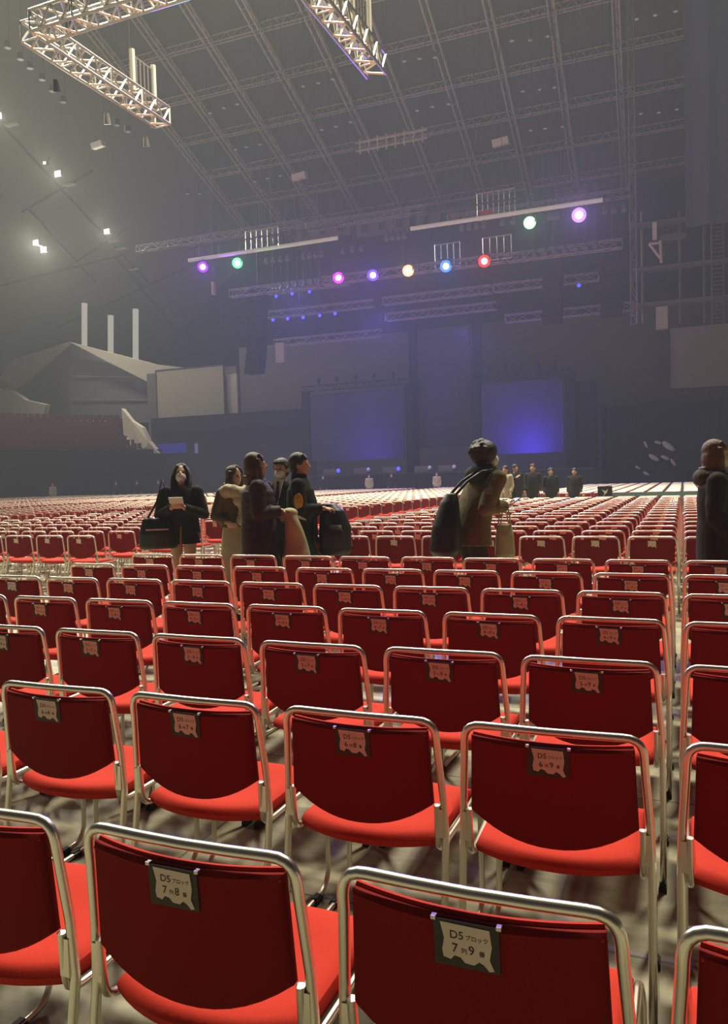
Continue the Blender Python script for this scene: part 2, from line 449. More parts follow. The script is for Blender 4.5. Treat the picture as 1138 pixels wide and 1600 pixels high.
for w, (x, y, blk, row, n) in single:
    lvl = 0 if blk == 'near' else 1
    jx, jy, jr = rj.uniform(-.006, .006)-(.012 if (row, n) == (7, 10) else 0), rj.uniform(-.01, .01), rj.uniform(-.012, .012)
    c = make_chair(x+jx, y+jy, lvl, row if blk == 'near' else None, n if blk == 'near' else None, jr)
    if blk == 'near':
        side = 'left' if n <= 9 else 'right'; k = 10-n if n <= 9 else n-9
        lab = 'red chair in nearest block, %s row from camera, %s seat %s of gap' % (ORD[7-row], ORD[k-1], side)
        if (row, n) in ((7, 8), (7, 9), (6, 6), (6, 7), (6, 8), (6, 9)):
            lab = 'red chair in the %s row from camera whose tag shows seat number %s' % (ORD[7-row], ['six', 'seven', 'eight', 'nine'][n-6])
        g = 'chairs of the nearest block'
    elif blk == 'ahead':
        side = 'left' if n <= 9 else 'right'; k = 10-n if n <= 9 else n-9
        lab = 'red chair beyond the walking people, %s row, %s seat %s of gap' % (ORD[row-1], ORD[k-1], side)
        g = 'chairs of the block beyond the walking people'
    else:
        b, k = n
        lab = 'red chair in %s block left of aisle, %s row, %s seat from its right' % (ORD[b], ORD[row-1], ORD[k])
        g = 'chairs of the blocks left of the side aisle'
    tag(c, lab, 'chair', g)
# the remaining distant chairs, too many to count
lo = MB()
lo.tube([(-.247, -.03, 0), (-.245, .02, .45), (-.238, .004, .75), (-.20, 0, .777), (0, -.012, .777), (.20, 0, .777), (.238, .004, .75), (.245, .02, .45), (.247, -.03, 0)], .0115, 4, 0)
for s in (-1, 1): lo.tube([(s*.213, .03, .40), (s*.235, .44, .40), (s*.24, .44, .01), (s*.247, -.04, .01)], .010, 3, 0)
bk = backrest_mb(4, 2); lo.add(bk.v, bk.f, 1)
st_ = seat_mb(4, 2); lo.add(st_.v, st_.f, 2)
pp = [(-.04, .74), (-.04, .68), (.04, .68), (.04, .74)]; lo.add([(x, tag_y(z)-.002, z) for x, z in pp], [(0, 1, 2, 3)], 3)
V0 = np.array(lo.v); nV = len(V0); allv = []; allf = []; allm = []
for i, (w, (x, y, blk, row, n)) in enumerate(mass):
    a = rj.uniform(-.03, .03); c_, s_ = math.cos(a), math.sin(a)
    v = V0.copy(); v[:, 0] = V0[:, 0]*c_-V0[:, 1]*s_+x+rj.uniform(-.01, .01); v[:, 1] = V0[:, 0]*s_+V0[:, 1]*c_+y+rj.uniform(-.02, .02)
    allv.append(v); allf += [tuple(q+i*nV for q in f) for f in lo.f]; allm += lo.m
me = bpy.data.meshes.new('distant_chairs'); me.from_pydata(np.concatenate(allv).tolist(), [], allf)
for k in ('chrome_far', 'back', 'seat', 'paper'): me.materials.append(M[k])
me.polygons.foreach_set('material_index', allm); me.update()
o = bpy.data.objects.new('distant_chairs', me); col.objects.link(o)
tag(o, 'countless rows of small red chairs filling the hall floor up to the stage', 'chairs', kind='stuff')
print('CHAIRS', len(single), len(mass), len(lo.f))
#==STAGE==
# ------------------------------------------------------------------ stage, far wall, rig
def slab(name, px0, py0, px1, py1, Y, t, m, z0=None, z1=None, parent=None):
    """upright panel facing the hall, located at distance Y, thickness t"""
    a, b = at(px0, py0, Y), at(px1, py1, Y)
    return MB().box((a.x, Y, b.z if z0 is None else z0), (b.x, Y+t, a.z if z1 is None else z1)).build(name, m, parent)
# far masonry wall behind the stage, its dark lower storey and the black drapes
w = slab('wall_far', 372, 500, 1300, 640, 63, .5, M['conc'], z0=0, z1=13.5); struct(w)
w = MB().box((at(232, 655, 60.5).x, 60.5, 0), (at(372, 655, 60.5).x, 61, at(300, 578, 60.5).z)).build('wall_side_stage', M['conc']); struct(w)
d = MB()
xa, xb = at(938, 640, 58).x, 12
ztop = at(1000, 632, 58).z
n = 60
P_ = []
for i in range(n+1):
    x = xa+(xb-xa)*i/n; P_.append((x, 58.6+.12*math.sin(i*1.9)))
d.add([(x, y, 0) for x, y in P_]+[(x, y, ztop+(.25 if (i//9) % 2 else 0)) for i, (x, y) in enumerate(P_)]+[(x, y+.08, 0) for x, y in P_]+[(x, y+.08, ztop+(.25 if (i//9) % 2 else 0)) for i, (x, y) in enumerate(P_)],
      [(i, i+1, n+2+i, n+1+i) for i in range(n)]+[(2*(n+1)+i, 3*(n+1)+i, 3*(n+1)+i+1, 2*(n+1)+i+1) for i in range(n)]+[((n+1)+i, (n+1)+i+1, 3*(n+1)+i+1, 3*(n+1)+i) for i in range(n)])
tag(d.build('black_drape', M['black']), 'tall black drape closing off the hall right of the stage screens', 'curtain')
# stage deck
st = empty('stage', (0, 0, 0))
a, b = at(470, 740, 50), at(930, 740, 50)
zs = 1.75
MB().box((a.x, 50.2, zs-.12), (b.x, 58.3, zs)).build('stage_deck', M['dark'], st)
sk = MB(); n = 50
for i in range(n):
    x0 = a.x+(b.x-a.x)*i/n; x1 = a.x+(b.x-a.x)*(i+1)/n
    sk.add([(x0, 50.3, 0), ((x0+x1)/2, 50.2, 0), (x1, 50.3, 0), (x0, 50.3, zs-.12), ((x0+x1)/2, 50.2, zs-.12), (x1, 50.3, zs-.12)], [(0, 1, 4, 3), (1, 2, 5, 4)])
sk.build('stage_skirt', M['black'], st)
MB().box((a.x, 49.2, 0), (b.x, 49.9, .35)).build('step', M['black'], st)
tag(st, 'low black stage running under the dim screens at the far end', 'stage')
def stage_screen(px0, py0, px1, py1, Y, label, m, head=True):
    r = empty('stage_screen', (at(px0, py0, Y).x, Y, 0))
    a, b = at(px0, py0, Y), at(px1, py1, Y); o = r.location
    def loc(p): return (p[0]-o.x, p[1]-o.y, p[2])
    MB().box(loc((a.x, Y, b.z)), loc((b.x, Y+.15, a.z))).build('screen_panel', m, r)
    for x in (a.x-.45, b.x+.45): MB().box(loc((x-.3, Y+.05, zs)), loc((x+.3, Y+.4, a.z+.3))).build('side_tower', M['black'], r)
    if head:
        tb = MB(); truss_mesh(tb, loc((a.x-.8, Y+.2, a.z+.5)), loc((b.x+.8, Y+.2, a.z+.5)), .4, .4, .035, .7); tb.build('header_truss', M['dark'], r)
        for i in range(5):
            x = a.x+(b.x-a.x)*(i+.5)/5; g = MB(); g.tube([loc((x, Y+.2, a.z+.7)), loc((x, Y+.2, a.z+1.3))], .05, 6); g.ell(loc((x, Y+.1, a.z+1.05)), (.18, .18, .22), 8, 6)
            g.build('motor', M['black'], r)
    tag(r, label, 'screen'); return r
stage_screen(484, 617, 632, 716, 56, 'wide dim purple stage screen on the left, under a dark header truss', M['stagescreen'])
stage_screen(752, 600, 882, 706, 56, 'wide blue-lit stage screen right of the tall centre panel', M['stagescreen'])
stage_screen(652, 520, 738, 697, 57.2, 'tall narrow purple screen hanging between the two wide stage screens', M['stagescreen'], False)
w = slab('speaker_tower', 888, 597, 932, 745, 56.5, 1.6, M['black'], z0=zs); w['label'] = 'black covered tower standing right of the blue-lit screen'; w['category'] = 'tower'
def side_screen(px0, py0, px1, py1, Y, label):
    r = empty('projection_screen', (at(px0, py0, Y).x, Y, 0)); o = r.location
    a, b = at(px0, py0, Y), at(px1, py1, Y)
    MB().box((0, 0, b.z), (b.x-a.x, .06, a.z)).build('screen_cloth', M['screen'], r)
    f = MB(); t = .09; W = b.x-a.x
    f.box((-t, -.03, b.z-t), (W+t, .09, b.z)); f.box((-t, -.03, a.z), (W+t, .09, a.z+t)); f.box((-t, -.03, b.z), (0, .09, a.z)); f.box((W, -.03, b.z), (W+t, .09, a.z))
    f.build('screen_frame', M['dark'], r); tag(r, label, 'screen'); return r
side_screen(244, 580, 351, 652, 60, 'blank grey projection screen left of the stage beside the gabled wall')
side_screen(1047, 513, 1160, 601, 60, 'blank olive-grey projection screen high on the far right wall')
w = slab('wall_panel', 354, 585, 372, 656, 60.3, .3, M['white']); w['label'] = 'narrow pale wall panel right of the left projection screen'; w['category'] = 'panel'
# dark lower storey left of the stage, with a blue lit window
w = slab('wall_lower', 236, 657, 476, 780, 57, 2.5, M['dark'], z0=0); struct(w)
w = slab('wall_ledge', 236, 654, 476, 664, 56.6, .4, M['black']); struct(w)
w = slab('lit_window', 246, 694, 291, 707, 56.9, .08, glow('blue_window', (.05, .04, .6), .22)); tag(w, 'long dim blue lit window low in the dark wall', 'window')
w = slab('lit_window', 304, 693, 309, 708, 56.9, .08, glow('pale_window', (.25, .28, .6), .3)); tag(w, 'small narrow pale blue light beside the long blue window', 'window')
# gabled wall at the left
def P3(px, py, Y): return at(px, py, Y)
A = (108, 536); gb = empty('gabled_wall', (0, 0, 0))
def facet(name, pts, m, t=.5): return MB().poly([P3(*p) for p in pts], t).build(name, m, gb, recalc=True)
facet('right_wall', [(110, 538, 60), (243, 602, 62), (243, 660, 62), (110, 662, 60)], M['fascia'])
facet('left_wall', [(110, 538, 60), (110, 662, 60), (26, 664, 62), (26, 604, 62)], M['fascia'])
facet('right_soffit', [(108, 534, 59), (243, 569, 61.4), (370, 584, 63.5), (243, 603, 61.4)], M['white'])
facet('left_soffit', [(108, 534, 59), (26, 606, 61.4), (-30, 580, 62), (-30, 552, 62), (28, 559, 61.5)], M['white'])
facet('far_panel', [(-30, 560, 63), (40, 560, 63), (40, 670, 63), (-30, 670, 63)], M['white'])
for k, yy in enumerate((588, 624)):
    a, b = P3(110, yy, 59.9), P3(240, yy+2, 61.9)
    if k == 0: b = P3(208, 590, 61.4)
    MB().bar(a, b, .05).build('seam_rail', M['fascia'], gb)
facet('lower_band', [(104, 656, 59.6), (170, 657, 60.4), (170, 665, 60.4), (104, 664, 59.6)], M['white'], .2)
tag(gb, 'folded grey gabled wall with pale soffits above the red stands', 'building')
w = MB().poly([P3(-20, 604, 57), P3(16, 609, 57), P3(40, 625, 57), P3(72, 632, 57), P3(66, 655, 57), P3(28, 655, 57), P3(18, 645, 57), P3(-20, 642, 57)], .6).build('parapet', M['white'], recalc=True)
tag(w, 'pale broken-edged parapet above the left end of red stands', 'parapet')
w = MB().poly([P3(190, 638, 55), P3(205, 657, 54.6), P3(222, 668, 54.4), P3(232, 690, 54), P3(248, 708, 54), P3(225, 708, 54), P3(205, 697, 54.4), P3(193, 678, 55)], .5).build('stair_parapet', M['white'], recalc=True)
tag(w, 'pale triangular parapet at the right end of red stands', 'parapet')
for k, (px, y0, y1) in enumerate([(132, 474, 545), (173, 493, 556), (212, 483, 563)]):
    a, b = at(px, y0, 62.5), at(px, y1, 62.5)
    o = MB().tube([a, b], .27, 12).build('pale_column', M['lit'] if 'lit' in M else M.setdefault('lit', glow('column_added_glow', (1, .93, .75), .34)), smooth=True)  # glow put on the white columns instead of lamplight falling on them
    tag(o, 'pale round column with added glow above gable, %s' % ['leftmost of the three', 'middle and lowest of the three', 'rightmost of the three'][k], 'column', 'columns with added glow above the gable')
# stands: black front wall and stepped tiers of red seats
SW = [(-49.5, 15), (-47.5, 44.5), (-42.0, 52.6), (-39.6, 54.4)]
mb = MB()
for (x0, y0), (x1, y1) in zip(SW[:-1], SW[1:]):
    d = Vector((y0-y1, x1-x0, 0)).normalized()*.3
    mb.add([(x0, y0, 0), (x1, y1, 0), (x1, y1, 4.3), (x0, y0, 4.3), (x0+d.x, y0+d.y, 0), (x1+d.x, y1+d.y, 0), (x1+d.x, y1+d.y, 4.3), (x0+d.x, y0+d.y, 4.3)],
           [(0, 1, 2, 3), (7, 6, 5, 4), (3, 2, 6, 7), (0, 4, 5, 1)])
struct(mb.build('wall_stand', M['black'], recalc=True))
tiers = MB(); seats = MB(); rs = random.Random(5)
for k in range(9):
    off = .3+.85*k; z = 4.0+.36*k; end = 1.0-.075*k if k else 1
    for i, ((x0, y0), (x1, y1)) in enumerate(zip(SW[:-1], SW[1:])):
        t = Vector((x1-x0, y1-y0, 0)); L = t.length; t.normalize(); nrm = Vector((-t.y, t.x, 0))
        if i == 2:
            L *= max(.0, 1-.11*k)
            if L < .5: continue
        a = Vector((x0, y0, 0))+nrm*off; b = a+t*(L+(off*.35 if i < 2 else 0)); c = b+nrm*.9; e = a+nrm*.9
        tiers.add([(*p.xy, 0) for p in (a, b, c, e)]+[(*p.xy, z) for p in (a, b, c, e)], [(4, 5, 6, 7), (0, 1, 5, 4), (1, 2, 6, 5), (2, 3, 7, 6), (3, 0, 4, 7)])
        q = int((b-a).length/.52)
        for j in range(q):
            p = a+t*(j*.52+.26)+nrm*.35; u = t*.22; v = nrm*.2
            B = [p-u-v, p+u-v, p+u+v, p-u+v]
            seats.add([(*w_.xy, z+.38) for w_ in B]+[(*w_.xy, z+.45) for w_ in B]+[(*(w_+nrm*.06).xy, z+.85) for w_ in (B[3], B[2])]+[(*(w_+nrm*.10).xy, z+.85) for w_ in (B[3], B[2])],
                      [(0, 1, 5, 4), (4, 5, 6, 7), (3, 2, 9, 8), (7, 6, 9, 8), (8, 9, 11, 10), (2, 3, 10, 11)])
struct(tiers.build('trim_41', M['conc'], recalc=True))
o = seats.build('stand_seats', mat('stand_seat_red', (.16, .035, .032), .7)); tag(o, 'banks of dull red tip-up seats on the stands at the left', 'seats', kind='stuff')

# ---- hanging truss rig over the hall
def truss_obj(name, runs, label, w=.5, h=.5, r=.03, step=.6, m='truss', group=None, cat='truss'):
    mb = MB()
    for a, b in runs: truss_mesh(mb, a, b, w, h, r, step)
    o = mb.build(name, M[m]); tag(o, label, cat, group); return o
ZT = 13.9
r = empty('hanging_truss', (-16.4, 17.3, ZT))
for nm, a, b in (('long_arm', (0, 0, 0), (.05, 5.9, 0)), ('cross_arm', (.3, 0, 0), (7.2, -.1, 0))):
    mb = MB(); truss_mesh(mb, a, b, .6, .55, .05, .36); mb.build(nm, M['truss'], r)
for x, y in ((.1, 4.3), (.1, 5.4)): MB().tube([(x, y, .2), (x, y, 1.5)], .09, 8).build('upright', M['white'], r)
mb = MB()
for i in range(5): mb.box((.08, 4.45+i*.2, .3), (.12, 4.52+i*.2, 1.3))
mb.box((.08, 4.4, 1.3), (.12, 5.4, 1.36)); mb.build('lattice_panel', M['conc'], r)
mb = MB(); 
for i in range(3): mb.tube([(.5, .9+i*.15, .3), (.52, .9+i*.15, .9), (.5, 1.0+i*.15, 1.6)], .035, 6)
mb.build('cable_loop', M['black'], r)
for k, (y, x) in enumerate(((1.2, -.25), (3.5, -.35), (5.4, -.3))):
    l = MB(); l.tube([(x, y, -.75), (x-.05, y+.1, -1.05)], [.07, .11], 10); l.build('lamp_head', M['black' if k == 0 else 'truss'], r)
tag(r, 'L-shaped bright metal box truss hanging at the top left', 'truss')
r = empty('hanging_truss', (-8.55, 16.5, ZT))
mb = MB(); truss_mesh(mb, (0, 0, 0), (.05, 6.6, 0), .6, .6, .05, .36); mb.build('long_arm', M['truss'], r)
for y in (4.6, 5.9): MB().tube([(.1, y, .2), (.1, y, 1.7)], .09, 8).build('upright', M['white'], r)
mb = MB()
for i in range(5): mb.box((.08, 4.75+i*.22, .3), (.12, 4.82+i*.22, 1.4))
mb.build('lattice_panel', M['conc'], r)
for i in range(14): MB().box((.22, .3+i*.45, .02), (.30, .52+i*.45, .42)).build('rung_plate', M['white'], r)
tag(r, 'bright metal box truss hanging at the top centre, cut by frame', 'truss')
# unseen lamp added above the rig to brighten its tops
area('rig_fill_light', (-12.5, 19.5, 17.8), .6, 260, WARM, (-12.5, 20.5, 12), spread=160)

# ---- light bars and stage trusses
GREY = 'grey hanging stage lighting truss'
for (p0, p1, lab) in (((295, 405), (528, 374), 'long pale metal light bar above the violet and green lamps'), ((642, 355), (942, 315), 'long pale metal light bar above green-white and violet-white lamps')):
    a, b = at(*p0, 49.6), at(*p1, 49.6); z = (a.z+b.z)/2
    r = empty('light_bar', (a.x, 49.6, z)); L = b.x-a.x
    MB().tube([(0, 0, 0), (L, 0, 0)], .13, 10).build('bar', M['barwhite'] if 'barwhite' in M else M.setdefault('barwhite', mat('pale_bar_glow', (.8, .78, .68), .4, emit=(1, .90, .68), es=.13)), r)  # added glow brightens the pale bar, which is no lamp itself
    mb = MB()
    for i in range(7): mb.bar((L*(i+.5)/7, 0, .1), (L*(i+.5)/7, .1, .9), .03)
    mb.tube([(0, .1, .9), (L, .1, .9)], .05, 6); mb.build('hanger', M['dark'], r)
    tag(r, lab, 'light bar')
TR = [((361, 458), (500, 443), 50.5, 'under the violet and green lamps'), ((793, 404), (973, 380), 50.5, 'right of the red lamp'),
      ((505, 440), (790, 403), 50.2, 'carrying the middle row of coloured lamps'),
      ((600, 471), (768, 452), 53.5, 'below the orange and blue lamps'), ((604, 496), (776, 478), 54.5, 'dark upper edge of the centre screen'),
      ((418, 493), (585, 474), 54, 'carrying the row of small blue lamps'), ((430, 537), (597, 520), 55.5, 'lowest, above the left stage screen'),
      ((790, 502), (992, 474), 54.5, 'lowest, right of the stage above the wall'), ((772, 452), (936, 431), 53.5, 'behind the right speaker column'),
      ((420, 455), (545, 441), 55, 'faint one behind the small blue lamps'), ((215, 384), (470, 356), 57, 'thin one reaching to the left wall'),
      ((700, 342), (985, 303), 54, 'high one above the right light bar'), ((480, 352), (665, 330), 55, 'high one above the left light bar')]
for p0, p1, Y, lab in TR:
    a, b = at(*p0, Y), at(*p1, Y); z = (a.z+b.z)/2; a.z = b.z = z
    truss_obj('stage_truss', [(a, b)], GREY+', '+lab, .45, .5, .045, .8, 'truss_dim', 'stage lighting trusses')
def hung_frame(px0, py0, px1, py1, Y, n, lab):
    a, b = at(px0, py0, Y), at(px1, py1, Y); mb = MB()
    for i in range(n+1):
        x = a.x+(b.x-a.x)*i/n; mb.bar((x, Y, a.z), (x, Y, b.z), .045)
    for z in (a.z, b.z): mb.bar((a.x, Y, z), (b.x, Y, z), .05)
    tag(mb.build('barred_rack', M['truss']), lab, 'frame')
hung_frame(384, 362, 436, 386, 51, 6, 'barred rectangular frame hanging above the left light bar')
hung_frame(746, 303, 806, 336, 51, 7, 'barred rectangular frame hanging above the right light bar')
hung_frame(680, 383, 720, 415, 51, 4, 'small barred frame hanging above the blue lamp')
hung_frame(755, 372, 800, 402, 51, 4, 'small barred frame hanging right of the red lamp')
w = slab('red_cover', 751, 330, 769, 334, 50, .3, mat('red_cover', (.7, .06, .03), .6)); tag(w, 'small flat red cover on top of the right light bar', 'cover')
# brown catwalk panels between the roof and the rig
for k, (px0, py0, px1, py1) in enumerate([(462, 338, 548, 372), (556, 332, 640, 366), (650, 322, 740, 352), (868, 285, 935, 315)]):
    r = empty('boarded_catwalk', (at(px0, py0, 59).x, 59, 0)); a, b = at(px0, py0, 59), at(px1, py1, 59); W = b.x-a.x
    mb = MB(); zt, zb = a.z-.5, b.z+.3
    mb.box((0, 0, zb), (W, .2, zt)); mb.build('board', M['brown'] if 'brown' in M else M.setdefault('brown', mat('brown_board', (.16, .12, .10), .9)), r)
    for i in range(3): MB().box((W*(i+.3)/3, -.06, zb+.35), (W*(i+.62)/3, 0, zb+.95)).build('opening', M['black'], r)
    tag(r, 'brown boarded catwalk panel with dark openings, ' + ['leftmost above the left bar', 'above the orange lamp', 'between the two light bars', 'rightmost above violet-white lamp'][k], 'panel', 'catwalk panels under the roof')
# unlit fixtures on the trusses
def fixture(p, s=.28):
    r = empty('stage_lamp', p)
    MB().tube([(0, 0, 0), (0, 0, -.25)], .05, 6).build('yoke', M['dark'], r)
    MB().tube([(0, .1, -.25), (0, -.12, -.62)], [.12*s/.28, .17*s/.28], 8).build('lamp_head', M['grey'] if 'grey' in M else M.setdefault('grey', mat('grey_housing', (.16, .155, .17), .5)), r)
    return r
ROWS = [((417, 404), (450, 400), 4, 'under the left light bar'), ((475, 397), (503, 393), 4, 'under the left bar near its right end'), ((537, 388), (565, 384), 3, 'right of the left light bar'),
        ((605, 368), (632, 364), 4, 'left of the right light bar'), ((722, 352), (756, 348), 4, 'under the right bar, left part'), ((785, 343), (802, 341), 2, 'beside the green-white lamp'),
        ((858, 335), (872, 333), 3, 'between green-white and violet-white lamps'), ((945, 325), (975, 321), 3, 'right of the violet-white lamp'),
        ((440, 447), (500, 438), 6, 'on the left grey truss'), ((820, 395), (930, 378), 8, 'on the truss right of the red lamp')]
for p0, p1, n, lab in ROWS:
    for i in range(n):
        t = i/(n-1); p = at(p0[0]+(p1[0]-p0[0])*t, p0[1]+(p1[1]-p0[1])*t, 50)
        o = fixture(p+Vector((0, 0, .3))); tag(o, 'small unlit grey lamp %s, %s of %d' % (lab, ORD[i], n), 'stage lamp', 'unlit lamps '+lab)
# lit coloured lamps
LAMPS = [(317, 417, (.30, .03, 1), 'violet lamp at the far left of the coloured row'), (371, 411, (.15, .8, .35), 'green lamp second from the left'),
         (529, 434, (.75, .03, .95), 'magenta lamp at the middle of the rig'), (583, 430, (.16, .06, 1), 'deep blue lamp right of the magenta one'),
         (638, 423, (1, .5, .25), 'orange lamp between two blue lamps'), (697, 416, (.06, .22, 1), 'sky blue lamp left of the red lamp'),
         (757, 408, (1, .03, .02), 'red lamp at the right end of lower row'), (828, 348, (.5, 1, .5), 'pale green lamp under the right light bar'),
         (905, 336, (.45, .22, 1), 'large pale violet lamp at the upper right')]
for k, (px, py, c, lab) in enumerate(LAMPS):
    p = at(px, py, 49.4); r = empty('spotlight', p); big = 1.0 if k != 8 else 1.15
    fwd = Vector((-p.x, -p.y, CAM_Z-p.z)).normalized(); q = Vector((0, 0, 1)).rotation_difference(fwd)
    body = MB(); body.tube([(0, 0, -.5), (0, 0, -.35), (0, 0, -.02)], [.14, .32, .37], 16); o = body.build('housing', M['black'], r, smooth=True); o.rotation_mode = 'QUATERNION'; o.rotation_quaternion = q
    core = tuple(.35*x+.65 for x in c) 
    for nm, rad, dz, g_ in (('lens_ring', .37, 0, glow('ring_glow', c, 1.7)), ('lens', .20, .05, glow('lens_glow', core, 5))):
        ln = MB(); ln.ell((0, 0, dz), (rad*big, rad*big, .07), 18, 8); o = ln.build(nm, g_, r, smooth=True); o.rotation_mode = 'QUATERNION'; o.rotation_quaternion = q
    yk = MB(); yk.bar((-.32, 0, 0), (-.32, 0, .45), .03); yk.bar((.32, 0, 0), (.32, 0, .45), .03); yk.bar((-.32, 0, .45), (.32, 0, .45), .03); yk.bar((0, 0, .45), (0, .22, .62), .04) if py in (417, 411, 348, 336) else yk.bar((0, 0, .45), (0, .85, .42), .04); yk.build('yoke', M['dark'], r)
    tag(r, 'lit '+lab, 'spotlight', 'coloured stage spotlights')
    l = bpy.data.lights.new('spotlight_beam', 'SPOT'); l.spot_size = math.radians(165); l.spot_blend = .6; l.color = c; l.energy = LAMP_W*(1.6, .7, .7, 1.5, .6, 1.2, .55, .7, 2.2)[k]; l.shadow_soft_size = .12
    lo_ = bpy.data.objects.new('spotlight_beam', l); col.objects.link(lo_); lo_.location = p+fwd*.15; lo_.rotation_euler = fwd.to_track_quat('-Z', 'Y').to_euler()
BL = [(432, 463), (457, 459), (484, 456), (427, 500), (450, 498), (474, 496), (500, 493), (524, 490), (905, 446)]
for k, (px, py) in enumerate(BL):
    p = at(px, py, 53.5); r = empty('small_spotlight', p)
    MB().tube([(0, .25, .05), (0, .02, 0)], [.10, .16], 10).build('housing', M['black'], r)
    MB().ell((0, -.02, 0), (.13, .05, .13), 10, 6).build('lens', M['bluelens'] if 'bluelens' in M else M.setdefault('bluelens', glow('blue_lens', (.05, .06, 1), 2.2)), r)
    lab = ('small blue lamp in the upper row of three, %s' % ['leftmost', 'middle', 'rightmost'][k]) if k < 3 else ('small blue lamp in the lower row of five, %s from left' % ORD[k-3]) if k < 8 else 'single tiny blue lamp below the pale violet spotlight'
    tag(r, lab, 'spotlight', 'small blue lamps over the stage')
for px, py, Y, e, ty in ((470, 470, 51.5, 1.0, 0), (600, 500, 52.5, 1.0, 0), (730, 520, 53, .6, 0)):  # blue lights without fixtures, added to tint the haze over the stage
    l = bpy.data.lights.new('blue_haze_fill', 'SPOT'); l.color = (.13, .12, 1); l.energy = BLUE_W*e; l.shadow_soft_size = .6; l.spot_size = math.radians(150); l.spot_blend = .8
    o = bpy.data.objects.new('blue_haze_fill', l); col.objects.link(o); o.location = at(px, py, Y); o.rotation_euler = Vector((.1, -.75, -.6)).to_track_quat('-Z', 'Y').to_euler()
area('blue_uplight', at(825, 722, 53.6), 1.6, 230, (.10, .05, 1), at(820, 665, 56), spread=120)
area('blue_uplight', at(560, 724, 53.0), 2.5, 140, (.14, .09, 1), at(560, 600, 57), spread=150)
# speaker columns
def line_array(px0, px1, py0, py1, Y, n, lab, curve=.0):
    a, b = at(px0, py0, Y), at(px1, py1, Y); r = empty('speaker_column', (a.x, Y, a.z)); W = b.x-a.x; H = a.z-b.z
    for i in range(n):
        h = H/n; y = -curve*(i/n)**2
        mb = MB(); mb.box((0, y, -h*(i+1)+.04), (W, y+.8, -h*i)); mb.box((.08, y-.04, -h*(i+1)+.09), (W-.08, y, -h*i-.05)); mb.build('speaker_box', M['black'], r)
    MB().bar((W/2, .4, 0), (W/2, .4, 3), .05).build('chain', M['dark'], r)
    tag(r, lab, 'speaker')
line_array(848, 880, 392, 506, 51, 12, 'dark hanging speaker column right of the red lamp', 1.0)
line_array(941, 975, 385, 500, 52, 12, 'curved dark speaker column right of the wide truss', 2.2)
line_array(387, 415, 452, 585, 52, 12, 'dark hanging speaker column left of the small blue lamps', 1.0)
# pale hanging boxes and banners
for px0, py0, px1, py1, Y, lab in ((1025, 478, 1044, 513, 56, 'pale hanging banner box left of the right projection screen'), (430, 536, 444, 565, 54, 'pale hanging banner box under the left end of truss')):
    w = slab('hanging_banner', px0, py0, px1, py1, Y, .4, M['white']); tag(w, lab, 'banner')
for px, py, lab in ((155, 239, 'small pale box under the side ceiling at the left'), (469, 289, 'small pale box under the roof grid, centre'), (782, 236, 'small pale box under the roof grid, right')):
    a = at(px-12, py-6, 50); w = MB().box((0, 0, 0), (1.0, .5, .42)).build('ceiling_unit', M['whitebox'] if 'whitebox' in M else M.setdefault('whitebox', mat('white_box', (.8, .8, .74), .6))); w.location = a; w.rotation_euler = (.2, -.1, 0); tag(w, lab, 'ceiling unit')
for k, (px, py) in enumerate(((321, 437), (331, 440))[:1]):
    w = slab('hanging_banner', 330, 440, 334, 460, 50.5, .3, M['white']); tag(w, 'tiny pale upright box below the violet and green lamps', 'banner')
# big curtain and catwalk at the right
cur = MB(); n = 24; y0 = 44
xa = at(1070, 200, y0).x; xb = xa+9; zb, zt = at(1090, 352, y0).z, 36
pts = [(xa+(xb-xa)*i/n, y0+.15*math.sin(i*1.7)) for i in range(n+1)]
for i in range(n):
    (x0_, q0), (x1_, q1) = pts[i], pts[i+1]
    cur.add([(x0_, q0, zb), (x1_, q1, zb), (x1_, q1, zt), (x0_, q0, zt), (x0_, q0+.1, zb), (x1_, q1+.1, zb), (x1_, q1+.1, zt), (x0_, q0+.1, zt)], [(0, 1, 2, 3), (7, 6, 5, 4), (0, 4, 5, 1), (3, 2, 6, 7), (0, 3, 7, 4), (1, 5, 6, 2)])
tag(cur.build('hanging_curtain', mat('slate_blue_cloth', (.09, .12, .26), .9)), 'tall slate-blue curtain hanging from the roof at the right edge', 'curtain')
a = at(989, 300, 50); w = MB(); truss_mesh(w, (a.x, 50, at(989, 500, 50).z), (a.x+.01, 50.01, 33), .5, .5, .05, .8); tag(w.build('truss_mast', M['dsteel']), 'tall vertical truss mast hanging right of the violet-white lamp', 'mast')
cat_ = empty('catwalk', (0, 0, 0))
mb = MB()
for py in (345, 415, 470): 
    a, b = at(985, py+8, 53), at(1240, py-14, 53); mb.box((a.x, 53, a.z-.12), (b.x, 53.6, a.z+.12))
mb.build('walkway', M['dsteel'], cat_)
mb = MB()
for px in (1003, 1062, 1100): 
    a, b = at(px, 330, 53.2), at(px, 505, 53.2); mb.bar((a.x, 53.2, a.z), (a.x, 53.2, b.z), .09)
mb.build('post', M['dsteel'], cat_)
a, b = at(1112, 340, 52.8), at(1132, 505, 52.8); mb = MB()
for x in (a.x, b.x): mb.bar((x, 52.8, a.z), (x, 52.8, b.z), .05)
for i in range(26): z = b.z+(a.z-b.z)*(i+.5)/26; mb.bar((a.x, 52.8, z), (b.x, 52.8, z), .035)
mb.build('ladder', M['dsteel'], cat_); tag(cat_, 'dark steel catwalk with a ribbed ladder above the right projection screen', 'catwalk')
r = empty('motor_bracket', at(1023, 347, 50)); mb = MB(); mb.box((-.12, 0, -1.0), (.12, .2, 0)); mb.bar((-.3, 0, -1.2), (.3, .1, -2.1), .08); mb.bar((-.3, 0, -1.2), (.3, .1, -1.2), .08); mb.bar((.3, 0, -1.1), (.35, 0, -2.4), .08); mb.build('arm', M['white'], r)
